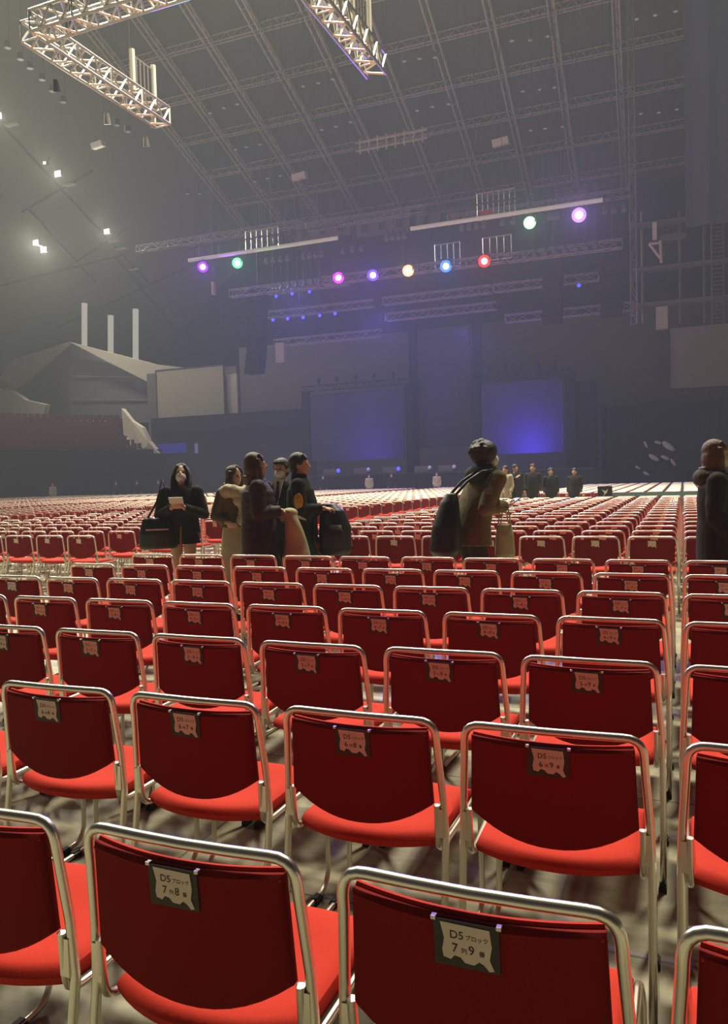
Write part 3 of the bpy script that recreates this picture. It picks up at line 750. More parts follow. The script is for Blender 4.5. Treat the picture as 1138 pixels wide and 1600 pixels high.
MB().box((.3, .1, -1.05), (1.7, .5, -.75)).build('shelf', M['conc'], r); tag(r, 'pale metal bracket with a shelf hanging above the right banner box', 'bracket')
# rail hanging in the roof
a, b = at(556, 224, 56), at(668, 207, 56)
mb = MB(); mb.tube([a, (b.x, 56, a.z)], .09, 6); mb.tube([(a.x, 56, a.z-.6), (b.x, 56, a.z-.6)], .07, 6)
for i in range(8): x = a.x+(b.x-a.x)*(i+.5)/8; mb.bar((x, 56, a.z+.25), (x, 56, a.z-.85), .06)
tag(mb.build('roof_rail', M['white']), 'pale double rail hanging under the roof grid at centre', 'rail')
# dim ceiling downlights in threes
CL = [('beside the end of top centre truss', ((474, 135), (497, 130), (520, 124))), ('upper centre right of the truss end', ((632, 96), (656, 92), (680, 90))), ('at top right of centre', ((800, 64), (829, 63), (856, 57))),
      ('at the top near the blue curtain', ((995, 30), (1024, 24), (1056, 18))), ('right of centre, second group down', ((817, 143), (844, 140), (866, 137))), ('centre, second group down', ((652, 173), (676, 167), (701, 163))),
      ('right of centre, third group down', ((830, 204), (852, 201), (879, 198))), ('low beside the blue curtain', ((1002, 178), (1030, 176), (1058, 171))), ('left of centre, third group down', ((368, 234), (385, 230), (406, 226))),
      ('left of centre, lowest group', ((398, 284), (418, 279), (438, 275))), ('lowest at the left roof edge', ((278, 307), (293, 303), (312, 303))), ('below the L-shaped truss end', ((183, 196), (200, 206), (238, 199))),
      ('left of centre, second group down', ((328, 177), (350, 169), (371, 163))), ('centre, lower group', ((503, 203), (525, 198), (548, 191))), ('at left beside the L-shaped truss', ((12, 75), (32, 93), (47, 107))), ('under the L-shaped truss', ((66, 125), (82, 143), (99, 160)))]
for reg, trio in CL:
    for k, (px, py) in enumerate(trio):
        rr = cam_dir((px-569)/F, -(py-800)/F, 1.0)
        t = (zroof(0)-.4-CAM_Z)/(rr.z+.326*rr.y) if px > 215 else 46
        p = Vector((0, 0, CAM_Z))+rr*t
        r = empty('ceiling_downlight', p)
        MB().tube([(0, 0, .35), (0, 0, 0)], [.14, .20], 10).build('can', M['grey'], r)
        MB().tube([(0, 0, -.01), (0, 0, .02)], .14, 10).build('lens', M['dimlens'] if 'dimlens' in M else M.setdefault('dimlens', glow('dim_lens', (.9, .9, .8), .16)), r)
        tag(r, 'dim round roof downlight, %s of the three %s' % (('left', 'middle', 'right')[k], reg), 'downlight', 'dim downlights in the roof')
# bright lamps at the left
WL = [(2, 173, 1.0, 'at the very left edge'), (93, 263, 1.1, 'upper one of the bright lamps'), (59, 370, 1.0, 'left one of the close pair'), (71, 381, 1.15, 'right one of the close pair'), (169, 353, 1.0, 'lamp above the small ledges at the left'), (73, 246, .45, 'small streak beside the upper bright lamp'), (0, 302, .4, 'faint lamp at the left edge')]
for px, py, s, lab in WL:
    p = on_side(px, py)+Vector((.3, -.6, -.7)); r = empty('wall_floodlight', p)
    s *= 1.25; MB().box((-.25*s, .02, -.2*s), (.25*s, .4, .2*s)).build('housing', M['grey'], r)
    MB().box((-.2*s, -.02, -.15*s), (.2*s, .02, .15*s)).build('lens', M['flood'] if 'flood' in M else M.setdefault('flood', glow('flood_lens', (1, .93, .72), 14)), r)
    MB().bar((0, .3, .1), (0, .6, .7), .04).build('bracket', M['dark'], r)
    tag(r, 'bright warm floodlight on the left side ceiling, '+lab, 'floodlight', 'floodlights on the left side ceiling')
    if s > .6:
        l = bpy.data.lights.new('flood_beam', 'SPOT'); l.spot_size = math.radians(150); l.spot_blend = .7; l.color = WARM; l.energy = FLOOD_W*s; l.shadow_soft_size = .15
        o = bpy.data.objects.new('flood_beam', l); col.objects.link(o); o.location = p+Vector((.1, -.25, -.1)); o.rotation_euler = Vector((.55, -.5, -.65)).to_track_quat('-Z', 'Y').to_euler()
for px, py, k in ((110, 284, 0), (190, 384, 1), (178, 372, 2), (20, 190, 3), (210, 416, 4)):
    p = on_side(px, py)+Vector((.2, -.4, -.4)); w = MB().box((-.55, -.1, -.06), (.55, .3, .06)).build('lamp_ledge', M['whitebox']); w.location = p
    tag(w, 'small pale ledge on the side ceiling, ' + ['right of the upper bright lamp', 'right of the lamp at its foot', 'just under the lamp', 'at the left edge', 'lowest, above the pale columns'][k], 'ledge')
# front-of-stage floor fixtures
for k, (px, led) in enumerate(((517, 1), (565, 0), (610, 1), (660, 0), (698, 0))):
    p = at(px, 736, 50.6); p.z = zs+.0; r = empty('floor_fixture', (p.x, 50.6, zs))
    MB().box((-.5, -.15, .0), (.5, .25, .42)).build('housing', M['grey'], r)
    MB().ell((.62 if led else .55, -.1, .28), (.14, .1, .14), 8, 6).build('lens', M['bluelens'] if led else M['whitebox'], r)
    tag(r, 'low grey light unit on the stage lip, %s from the left' % ORD[k], 'stage light', 'light units along the stage lip')
# barrier rail and black stand sign at the cross aisle
a, b = at(957, 768, 26), at(1078, 768, 26)
r = empty('crowd_rail', (a.x, 26, 0)); L = b.x-a.x+3
MB().box((0, -.02, .66), (L, .02, .78)).build('rail', mat('teal_tape', (.12, .22, .24), .6), r)
for i in range(4):
    MB().bar((L*i/3, 0, 0), (L*i/3, 0, .68), .02).build('post', M['truss'], r)
tag(r, 'low teal taped rail before the far right block of chairs', 'rail')
a, b = at(934, 760, 24.5), at(956, 781, 24.5)
r = empty('notice_box', (a.x, 24.5, 0)); W = b.x-a.x
MB().box((0, 0, b.z-.2), (W, .35, a.z)).build('box', M['black'], r)
mb = MB(); mb.poly([(.12, -.006, a.z-.1), (.2, -.006, a.z-.22), (.14, -.006, a.z-.3), (.26, -.006, a.z-.2), (.3, -.006, a.z-.08), (.22, -.006, a.z-.14)], .004); mb.build('mark', M['white'], r)
tag(r, 'black box with a pale mark at the end of far chairs', 'box')
for sx in (.05, W-.05): MB().bar((sx, .17, 0), (sx, .17, b.z-.2), .025).build('leg', M['black'], r)
# pale sheets caught on the dark drape
r = empty('sheeted_equipment', (at(1030, 710, 55).x, 55, 0)); o = r.location
SH = [((1007, 689), (1012, 700)), ((1023, 690), (1034, 693)), ((1035, 690), (1054, 704)), ((1014, 710), (1030, 720)), ((1033, 712), (1046, 718)), ((1048, 716), (1056, 728)), ((993, 728), (1001, 733)), ((1005, 737), (1015, 743))]
for (x0, y0_), (x1, y1_) in SH:
    a, b = at(x0, y0_, 55)-o, at(x1, y1_, 55)-o; m_ = (a+b)/2; mb = MB(); w_ = .13+.02*abs(x1-x0)
    d_ = b-a; mb.ell(m_, (.5*d_.length, .12, .055+.35*w_*(d_.length/1.2)), 9, 6, rot=Vector((1, 0, 0)).rotation_difference(Vector((d_.x, 0, d_.z)).normalized()).to_matrix()); mb.build('pale_sheet', M['whitebox'], r)
mb = MB(); p0, p1 = at(1030, 735, 55.1)-o, at(1056, 700, 55.1)-o; mb.tube([(0, .2, 0), (0, .2, p0.z), p1+Vector((0, .2, 0))], .12, 8); mb.box((-1, 0, 0), (1, .8, p0.z-.2)); mb.build('covered_stand', M['black'], r)
tag(r, 'dark covered equipment with pale crumpled sheets before black drape', 'equipment')
#==PEOPLE==
# ------------------------------------------------------------------ people
def cloth(name, c, rough=.85, nz=30, amt=.25, bump=.5):
    return mat(name, c, rough, spec=.2, noise=(nz, amt, 3), bump=(18, bump))
M['skin'] = mat('skin', (.55, .33, .22), .55, noise=(14, .06, 2))
M['hair_black'] = mat('black_hair', (.012, .010, .009), .5, bump=(120, .5))
M['hair_brown'] = mat('brown_hair', (.055, .018, .012), .5, bump=(120, .5))
M['hair_russet'] = mat('russet_hair', (.11, .05, .03), .55, bump=(120, .5))
M['coat_black'] = cloth('black_jacket_cloth', (.022, .020, .017))
M['coat_plum'] = cloth('plum_quilted_cloth', (.035, .022, .028), .6)
M['coat_olive'] = cloth('olive_cloth', (.17, .14, .075))
M['cream'] = cloth('cream_cloth', (.55, .48, .33), nz=12, amt=.15)
M['fleece'] = cloth('cream_fleece', (.62, .54, .38), nz=40, amt=.3, bump=1)
M['beige'] = cloth('beige_canvas', (.46, .42, .28), nz=10, amt=.15)
M['suit'] = cloth('charcoal_suit', (.028, .025, .025))
M['shirt'] = mat('white_shirt', (.7, .68, .62), .8)
M['mask'] = mat('white_mask', (.75, .73, .70), .8)
M['mask_cream'] = mat('cream_mask', (.70, .62, .48), .8)
M['denim'] = cloth('dark_trousers', (.045, .038, .030))
M['teal'] = cloth('dark_teal_cloth', (.02, .075, .05))
M['yellow'] = cloth('ochre_cloth', (.55, .32, .06), nz=50, amt=.5)
M['leather'] = mat('black_leather', (.014, .014, .012), .4, bump=(60, .3))
M['glow_screen'] = glow('lit_phone_screen', (.42, .45, 1), 1.3)
M['hood'] = cloth('slate_hood_cloth', (.07, .065, .06))
def voxel(mb, name, m, parent, vox, smooth=2, noise=0):
    me = mb.mesh(name+'_raw', m); o = bpy.data.objects.new(name+'_raw', me); col.objects.link(o)
    bm = bmesh.new(); bm.from_mesh(me); bmesh.ops.recalc_face_normals(bm, faces=bm.faces); bm.to_mesh(me); bm.free()
    r = o.modifiers.new('r', 'REMESH'); r.mode = 'VOXEL'; r.voxel_size = vox
    if smooth: s = o.modifiers.new('s', 'SMOOTH'); s.iterations = smooth; s.factor = .5
    dg = bpy.context.evaluated_depsgraph_get(); out = bpy.data.meshes.new_from_object(o.evaluated_get(dg)); out.name = name
    bpy.data.objects.remove(o); bpy.data.meshes.remove(me)
    if not out.materials: out.materials.append(m)
    out.polygons.foreach_set('use_smooth', [True]*len(out.polygons))
    p = bpy.data.objects.new(name, out); col.objects.link(p); p.parent = parent; return p
def hand(mb, w, d, n, side, curl=.6, s=1.0):
    """palm and five fingers; w wrist, d pointing direction, n palm normal (fingers curl towards it)"""
    w, d, n = Vector(w), Vector(d).normalized(), Vector(n).normalized(); n = (n-d*n.dot(d)).normalized(); x = d.cross(n)*side
    Rm = Matrix((x, d, n)).transposed()
    mb.ell(w+d*.048*s, (.040*s, .052*s, .016*s), 12, 8, rot=Rm)
    mb.tube([w-d*.03, w+d*.02*s], [.026*s, .024*s], 10)
    for k, (o, L, b) in enumerate(((-.029, .062, .085), (-.010, .074, .092), (.010, .070, .091), (.028, .056, .084))):
        p = w+d*b*s*.93+x*o*s; q1 = p+(d*math.cos(curl*.5)+n*math.sin(curl*.5))*L*.45*s
        q2 = q1+(d*math.cos(curl*1.4)+n*math.sin(curl*1.4))*L*.32*s; q3 = q2+(d*math.cos(curl*2.1)+n*math.sin(curl*2.1))*L*.25*s
        mb.tube([p-d*.02, p, q1, q2, q3], [.010*s, .010*s, .0092*s, .0085*s, .0075*s], 8)
    t0 = w+d*.022*s-x*.030*s; t1 = t0+(-x*.75+d*.75+n*.25).normalized()*.036*s; t2 = t1+(-x*.2+d*.8+n*.6).normalized()*.030*s
    mb.tube([t0, t1, t2], [.013*s, .011*s, .009*s], 8)
DEF = dict(shL=(-.175, 0, 1.385), shR=(.175, 0, 1.385), elL=(-.225, -.03, 1.11), elR=(.225, -.03, 1.11), wrL=(-.215, .08, .90), wrR=(.215, .08, .90),
           hipL=(-.085, 0, .90), hipR=(.085, 0, .90), knL=(-.09, .03, .49), knR=(.09, .03, .49), anL=(-.09, -.01, .085), anR=(.09, -.01, .085))
def person(label, px, Y, face, H=1.68, pose=None, head=(0, 0), hair='short', hair_m='hair_black', coat='coat_black', coat_hem=.80, bulk=1.0, quilt=False,
           legs='trousers', legs_m='denim', mask=None, fine=True, handdir=None, group=None, skirt_hem=.6, collar=None, shirt=False, lean=0):
    J = dict(DEF); J.update(pose or {})
    J = {k: Vector(v) for k, v in J.items()}
    for k in J:
        if J[k].z > 1.0 and k[:2] == 'sh': J[k].y += lean*(J[k].z-1.0)
    lz = lambda z: lean*max(0, z-1.0)
    p = at(px, 750, Y); a = math.atan2(-face[0], face[1])
    r = empty('person', (p.x, Y, 0), a); s = H/1.70; r.scale = (s, s, s)
    hy, hp = head
    T = Matrix.Translation((0, -.005+lean*.46, 1.46)) @ Matrix.Rotation(hy, 4, 'Z') @ Matrix.Rotation(-hp, 4, 'X')
    R3 = T.to_3x3()
    def h(x, y, z): return T @ Vector((x, y, z))
    vox = .008 if fine else .02
    b = MB()
    b.ell(h(0, -.005, .155), (.076, .094, .098), 20, 14, rot=R3); b.ell(h(0, .028, .105), (.062, .066, .085), 18, 12, rot=R3)
    b.ell(h(0, .062, .045), (.028, .026, .025), 12, 8, rot=R3); b.tube([h(0, .086, .137), h(0, .110, .100)], [.009, .0145], 8)
    b.ell(h(0, .072, .150), (.05, .022, .013), 12, 8, rot=R3); b.ell(h(0, .086, .068), (.024, .012, .009), 10, 6, rot=R3)
    for sx in (-1, 1): b.ell(h(sx*.078, -.002, .115), (.012, .02, .032), 10, 8, rot=R3)
    b.tube([(0, -.02+lz(1.34), 1.34), h(0, -.008, .07)], [.062, .052], 12)
    b.loft([(0, 0, .84, .14, .10), (0, 0, .95, .15, .11), (0, 0, 1.08, .125, .10), (0, lz(1.28), 1.28, .155, .11), (0, -.005+lz(1.38), 1.38, .15, .085), (0, -.01+lz(1.44), 1.44, .07, .06)], 16)
    for S_ in 'LR':
        sg = -1 if S_ == 'L' else 1
        b.tube([J['sh'+S_], J['el'+S_], J['wr'+S_]], [.050, .040, .027], 10); b.ell(J['sh'+S_], (.055, .055, .055), 10, 8)
        hd = (handdir or {}).get(S_)
        d_, n_, cu = hd if hd else ((J['wr'+S_]-J['el'+S_]).normalized(), Vector((-sg, .2, 0)), .5)
        hand(b, J['wr'+S_], d_, n_, sg, cu)
        b.tube([J['hip'+S_], J['kn'+S_], J['kn'+S_].lerp(J['an'+S_], .35), J['an'+S_]], [.080, .054, .056, .036], 12)
        b.tube([J['an'+S_]+Vector((0, -.03, -.035)), J['an'+S_]+Vector((0, .15, -.055))], [.034, .028], 8)
    voxel(b, 'body', M['skin'], r, vox, 2)
    for sx in (-1, 1):
        if fine: MB().ell(h(sx*.031, .086, .130), (.013, .008, .006), 10, 6, rot=R3).build('eye', M['hair_black'], r, smooth=True)
    # hair
    g = MB(); k = 1.0
    if hair == 'fluffy':
        g.ell(h(0, -.015, .178), (.128, .132, .118), 18, 12, rot=R3); rr = random.Random(2)
        for i in range(26):
            u = rr.uniform(0, 6.28); v = rr.uniform(.1, 1.25); g.ell(h(.118*math.sin(v)*math.cos(u), -.015+.12*math.sin(v)*math.sin(u), .182+.105*math.cos(v)), (.030, .030, .026), 8, 6, rot=R3)
        g.ell(h(0, -.05, .09), (.088, .062, .075), 12, 8, rot=R3)
    else:
        g.ell(h(0, -.020, .170), (.088, .098, .096), 18, 12, rot=R3); g.ell(h(0, -.05, .105), (.078, .058, .075), 12, 8, rot=R3)
        for i in range(0 if hair == 'long' else 7): x = -.06+.02*i; g.tube([h(x*.8, .040, .240), h(x, .072-.35*x*x*4, .205), h(x*1.05, .084-.35*x*x*5, .165 if hair != 'short' else .185)], [.012, .011, .006], 6)
    if hair == 'long':
        for sx in (-1, 1):
            for q in (0, 1, 2): g.tube([h(sx*.006, .03-.02*q, .258), h(sx*(.045-.008*q), .064, .222-.012*q), h(sx*.066, .070-.006*q, .170), h(sx*.080, .045, .11)], [.014, .016, .015, .012], 7)
        g.ell(h(0, -.045, .05), (.098, .068, .13), 14, 10, rot=R3)
        for sx in (-1, 1): g.tube([h(sx*.07, .02, .19), h(sx*.088, .018, .11), h(sx*.092, .02, .02), h(sx*.085, .025, -.09), h(sx*.07, .03, -.15)], [.026, .030, .034, .030, .012], 8)
        g.tube([h(0, -.07, .05), h(0, -.09, -.06), h(0, -.09, -.17)], [.09, .075, .04], 10)
    if hair == 'bob':
        g.ell(h(0, -.035, .09), (.106, .088, .135), 16, 10, rot=R3)
        for sx in (-1, 1): g.tube([h(sx*.07, .03, .19), h(sx*.09, .03, .10), h(sx*.085, .03, -.02), h(sx*.07, .03, -.06)], [.026, .032, .030, .015], 8)
        g.tube([h(0, -.05, .03), h(0, -.06, -.06)], [.10, .07], 12)
    if hair in ('short', 'fluffy'):
        for sx in (-1, 1): g.tube([h(sx*.075, .02, .175), h(sx*.08, .012, .125)], [.018, .010], 6)
    voxel(g, 'hair', M[hair_m], r, .008 if fine else .02, 1)
    if mask:
        mk = MB(); mk.ell(h(0, .050, .078), (.060, .062, .056), 16, 10, rot=R3)
        mk.ell(h(0, .088, .092), (.026, .026, .026), 10, 8, rot=R3)
        for sx in (-1, 1): mk.tube([h(sx*.055, .06, .1), h(sx*.078, .0, .125)], .003, 4)
        voxel(mk, 'face_mask', M[mask], r, .007 if fine else .02, 1)
    # upper garment
    c = MB(); B = bulk; rings = [(0, .0, coat_hem, .205*B, .145*B)]
    for z, rx, ry in ((.95, .195, .14), (1.08, .180, .132), (1.22, .195, .135), (1.33, .198, .125), (1.40, .165, .105), (1.455, .085, .080)):
        if z > coat_hem+.03: rings.append((0, -.003+lz(z), z, rx*(B if z < 1.38 else 1), ry*(B if z < 1.38 else 1)))
    if quilt:
        dense = []
        for i in range(len(rings)-1):
            for t in np.linspace(0, 1, 7)[:-1]: dense.append([rings[i][q]*(1-t)+rings[i+1][q]*t for q in range(5)])
        dense.append(list(rings[-1])); rings = []
        for cx, cy_, cz, rx, ry in dense: f = 1+.035*abs(math.sin(cz*math.pi/.075)); rings.append((cx, cy_, cz, rx*f, ry*f))
    c.loft(rings, 24)
    for S_ in 'LR':
        sh, el, wr = J['sh'+S_], J['el'+S_], J['wr'+S_]; w2 = wr+(el-wr).normalized()*.015
        n = 9; pts = []; rad = []
        for i in range(n+1):
            t = i/n; q = sh.lerp(el, t*2) if t < .5 else el.lerp(w2, t*2-1)
            pts.append(q); rad.append((.072*(1-t)+.046*t)*B*(1+.05*math.sin(t*26)))
        c.tube(pts, rad, 14); c.ell(sh, (.078*B, .078, .075), 12, 8); c.ell(el, (.058*B,)*3, 10, 8)
    if collar: c.tube([(0, -.02+lz(1.42), 1.42), (0, -.015+lz(1.5), 1.50)], [.088, .080], 14)
    voxel(c, 'coat', M[coat], r, .011 if fine else .025, 2)
    if shirt:
        v = MB(); v.poly([(-.065, .095, 1.475), (.065, .095, 1.475), (.045, .140, 1.36), (0, .158, 1.18), (-.045, .140, 1.36)], .014); v.build('shirt_front', M['shirt'], r)
        v = MB(); v.poly([(-.016, .112, 1.45), (.016, .112, 1.45), (.010, .128, 1.42), (.022, .165, 1.25), (0, .178, 1.20), (-.022, .165, 1.25), (-.010, .128, 1.42)], .010); v.build('necktie', M['black'], r)
    # lower garment
    l = MB()
    if legs == 'skirt':
        n = 10; l.loft([(0, 0, skirt_hem+(.98-skirt_hem)*(1-i/n), (.15+.05*i/n)*(1+.02*(i % 2)), (.115+.045*i/n)) for i in range(n+1)][::-1], 28); voxel(l, 'skirt', M[legs_m], r, .012, 1)
    elif legs == 'dress':
        l.loft([(0, 0, .10, .27, .22), (0, 0, .5, .22, .19), (0, 0, .85, .185, .15), (0, 0, 1.1, .15, .12)], 28); voxel(l, 'dress', M[legs_m], r, .013, 1)
    else:
        l.loft([(0, 0, .80, .165, .125), (0, 0, .90, .17, .13), (0, 0, 1.02, .15, .115)], 20)
        for S_ in 'LR':
            l.tube([J['hip'+S_], J['hip'+S_].lerp(J['kn'+S_], .5), J['kn'+S_], J['kn'+S_].lerp(J['an'+S_], .5), J['an'+S_]], [.098, .088, .073, .068, .062], 14)
        voxel(l, 'trousers', M[legs_m], r, .013 if fine else .025, 1)
    for S_ in 'LR':
        an = J['an'+S_]; f = MB(); f.ell(an+Vector((0, .06, -.045)), (.046, .135, .045), 12, 8); f.ell(an+Vector((0, -.01, -.02)), (.042, .055, .06), 10, 8)
        f.v = [(x, y, max(z, .0)) for x, y, z in f.v]; f.build('shoe', M['rubber'], r, smooth='all')
    tag(r, label, 'person', group); r['s'] = s
    return r
def to_world(r, v):
    return Matrix.Translation(r.location) @ Matrix.Rotation(r.rotation_euler.z, 4, 'Z') @ (Vector(v)*r.scale.x)
def thing_at(r, name, v): return empty(name, to_world(r, v), r.rotation_euler.z)
RIGHT = (math.cos(YAW), math.sin(YAW))
def toward_cam(px, off=0):
    d = at(px, 750, 10); a = math.atan2(-d.y, -d.x)+math.radians(off); return (math.cos(a), math.sin(a))
def turn(v, deg):
    a = math.radians(deg); return (v[0]*math.cos(a)-v[1]*math.sin(a), v[0]*math.sin(a)+v[1]*math.cos(a))
# 1 woman looking at a phone
w1 = person('person in black bomber jacket and short skirt, white mask, reading a pale phone', 283, 7.45, toward_cam(283, -14), 1.66,
    pose=dict(elL=(-.26, .03, 1.13), elR=(.26, .03, 1.13), wrL=(-.075, .235, 1.22), wrR=(.055, .235, 1.22), knL=(-.075, .05, .49), anL=(-.045, .03, .085), knR=(.07, .0, .49), anR=(.05, -.05, .085)),
    head=(.1, -.42), hair='long', coat='coat_black', coat_hem=.92, bulk=1.02, legs='skirt', legs_m='coat_black', skirt_hem=.80, mask='mask',
    handdir={'L': (Vector((.55, .35, .55)), Vector((.5, -.6, .5)), .9), 'R': (Vector((-.55, .35, .55)), Vector((-.5, -.6, .5)), .9)})
t = thing_at(w1, 'phone', (-.01, .30, 1.30)); MB().box((-.075, -.004, -.038), (.075, .005, .038)).build('case', M['shirt'], t); MB().box((-.07, -.0055, -.034), (.07, -.004, .034)).build('screen', M['glow_screen'], t); t.rotation_euler.x = -.55
tag(t, 'pale phone held sideways at chest by the person in a skirt', 'phone')
t = thing_at(w1, 'shoulder_bag', (.25, .13, .93)); t.rotation_euler.z += .2
mb = MB(); mb.loft([(0, 0, -.17, .19, .085), (0, 0, -.15, .21, .10), (0, 0, 0, .20, .105), (0, 0, .13, .17, .07), (0, 0, .17, .155, .035)], 20); voxel(mb, 'bag_body', M['leather'], t, .012, 2)
mb = MB(); mb.tube([(-.14, 0, .14), (-.13, -.02, .35), (-.06, -.04, .60), (0, -.02, .35), (.12, 0, .14)], .012, 8); mb.build('strap', M['leather'], t, smooth='all')
MB().box((-.12, .098, .04), (.12, .110, .055)).build('zip', M['truss'], t)
tag(t, 'large soft black shoulder bag of the person in a skirt', 'bag')
t = thing_at(w1, 'strap_tag', (-.03, .20, .86)); MB().tube([(0, 0, .14), (.005, .01, 0), (0, 0, -.14)], [.018, .022, .016], 8, sx=.5).build('strap_tag_band', mat('tan_strap', (.33, .12, .04), .6), t); tag(t, 'hanging tan strap before the black jacket of person with phone', 'strap')
# 2 woman in cream
person_cream = person('person in long cream dress with fluffy cream scarf, behind the dark puffer coat', 367, 7.9, toward_cam(374, 28), 1.62,
    pose=dict(elL=(-.24, .02, 1.14), wrL=(-.12, .19, 1.20), elR=(.27, -.02, 1.12), wrR=(.2, .14, 1.05)), head=(.25, -.05), hair='long', hair_m='hair_brown', coat='coat_olive', coat_hem=.98, legs='dress', legs_m='cream')
mb = MB()
for i in range(15):
    a = 2*math.pi*i/15; mb.ell((.15*math.cos(a), .03+.13*math.sin(a), 1.40+.02*math.sin(3*a)), (.09, .08, .085), 10, 8)
for i in range(5): mb.ell((.03*math.sin(i*2), .17+.01*i, 1.37-.075*i), (.11-.008*i, .06, .07), 10, 8)
voxel(mb, 'scarf', M['fleece'], person_cream, .012, 2)
# 3 woman in puffer coat
person_puffer = person('person in long plum-black quilted coat with bobbed russet-brown hair, walking right', 403, 6.98, turn(RIGHT, 6), 1.72,
    pose=dict(elR=(.22, .0, 1.12), wrR=(.13, .22, 1.14), elL=(-.23, .02, 1.12), wrL=(-.12, .20, 1.08), knL=(-.08, .18, .50), anL=(-.08, .26, .09), knR=(.08, -.02, .49), anR=(.08, -.26, .13)),
    head=(0, -.08), hair='bob', hair_m='hair_brown', coat='coat_plum', coat_hem=.66, bulk=1.22, quilt=True, collar=True,
    handdir={'R': (Vector((-.1, .95, -.1)), Vector((-.3, 0, -1)), 1.0)})
# beige coat folded over the arm
t = thing_at(person_puffer, 'folded_coat', (.10, .30, .88))
mb = MB(); n = 14; rings = []
for i in range(n+1):
    f = i/n; rings.append((0, .03*math.sin(f*3)+.05*f, .24-.56*f, .085*(1+.2*math.sin(f*9)), .06+.10*f))
mb.loft(rings[::-1], 22); mb.ell((0, 0, .24), (.09, .085, .05), 12, 8); voxel(mb, 'cloth', M['beige'], t, .012, 3)
mb = MB(); mb.poly([(-.09, -.04, .27), (-.09, .16, .17), (-.085, .17, .15), (-.088, -.05, .22)], .012, d=(1, 0, 0)); mb.build('white_edge', M['shirt'], t)
tag(t, 'beige coat carried over the arm between plum coat and black jacket', 'coat')
# 4 man in suit
person('person in charcoal suit, white shirt, dark tie and white mask, facing left', 440, 8.1, toward_cam(440, -20), 1.69,
    head=(-.1, 0), hair='short', coat='suit', coat_hem=.84, mask='mask', legs_m='suit', shirt=True)
# 5 man in black jacket
person_jacket = person('person in black jacket with ochre sleeve badge, black hair, walking right', 470, 7.5, turn(RIGHT, -4), 1.72,
    pose=dict(elR=(.23, .02, 1.13), wrR=(.16, .25, 1.14), elL=(-.2, .1, 1.12), wrL=(-.08, .29, 1.12), knR=(.08, .14, .50), anR=(.08, .2, .09), knL=(-.08, -.02, .49), anL=(-.08, -.24, .13)),
    head=(.0, .0), hair='short', coat='coat_black', coat_hem=.84, bulk=1.1, legs_m='teal', collar=True, handdir={'R': (Vector((-.35, .9, -.1)), Vector((-.2, .2, -1)), 1.0), 'L': (Vector((.2, .95, -.1)), Vector((.2, .1, -1)), 1.0)})
mb = MB(); mb.ell((.278, .012, 1.22), (.016, .048, .085), 14, 10); mb.build('sleeve_badge', M['yellow'], person_jacket, smooth='all')
t = thing_at(person_jacket, 'backpack', (.02, .34, .93)); t.rotation_euler.z += 0
mb = MB(); mb.loft([(0, 0, -.28, .14, .15), (0, 0, -.24, .165, .175), (0, .01, 0, .16, .17), (0, -.02, .18, .13, .13), (0, -.05, .26, .08, .07)], 22); voxel(mb, 'pack_body', M['leather'], t, .012, 2)
mb = MB(); mb.loft([(.17, .0, -.2, .03, .11), (.185, .0, -.05, .035, .11), (.165, .0, .04, .02, .09)], 16); mb.build('front_pocket', M['coat_plum'], t, smooth='all')
for sx in (-1, 1): MB().tube([(sx*.07, -.10, .22), (sx*.08, -.20, .12), (sx*.08, -.20, -.1), (sx*.08, -.12, -.22)], .015, 8).build('strap', M['leather'], t, smooth='all')
tag(t, 'full black backpack carried in front by the person with ochre badge', 'backpack')
# 6 man in olive jacket
person_olive = person('person in olive jacket with fluffy black hair, seen from behind, phone in hand', 734, 7.3, turn(RIGHT, 24), 1.74,
    pose=dict(elR=(.25, .0, 1.12), wrR=(.17, .27, 1.13), elL=(-.22, .06, 1.12), wrL=(-.1, .27, 1.10), knR=(.08, .06, .49), anR=(.08, .0, .085), knL=(-.08, .08, .49), anL=(-.08, .10, .085)),
    lean=.50, head=(-.12, -.30), hair='fluffy', coat='coat_olive', coat_hem=.78, bulk=1.18, mask='mask', collar=True, handdir={'R': (Vector((-.25, .95, .1)), Vector((-.5, .1, .9)), .8), 'L': (Vector((.3, .9, .2)), Vector((.5, .1, .9)), .8)})
mb = MB(); mb.ell((0, .06, 1.42), (.125, .085, .085), 14, 10); mb.tube([(-.10, .19, 1.47), (-.09, .10, 1.46), (.09, .10, 1.46), (.10, .19, 1.47)], .04, 10)
mb.loft([(0, .10, 1.1, .17, .15), (0, .15, 1.25, .18, .15), (0, .18, 1.38, .15, .13)], 18); voxel(mb, 'hood', M['hood'], person_olive, .012, 2)
t = thing_at(person_olive, 'phone', (.10, .40, 1.16)); MB().box((-.036, -.075, -.005), (.036, .075, .004)).build('case', M['rubber'], t); MB().box((-.033, -.07, .004), (.033, .07, .0055)).build('screen', M['glow_screen'], t); t.rotation_euler.x = .5
tag(t, 'lit blue phone held out by the person in olive jacket', 'phone')
t = thing_at(person_olive, 'backpack', (.13, -.33, .97)); 
mb = MB(); mb.loft([(0, -.02, -.27, .13, .10), (0, -.02, -.22, .165, .14), (0, 0, 0, .15, .125), (0, .04, .22, .10, .08), (0, .06, .30, .06, .05)], 22); voxel(mb, 'pack_body', M['leather'], t, .012, 2)
for sx in (-1, 1): MB().tube([(sx*.05, .05, .26), (sx*.05, .20, .40), (sx*.05, .36, .49), (sx*.05, .48, .50)], .014, 8).build('strap', M['leather'], t, smooth='all')
tag(t, 'slack black backpack hanging behind the person in olive jacket', 'backpack')
t = thing_at(person_olive, 'tote_bag', (.06, .33, .80))
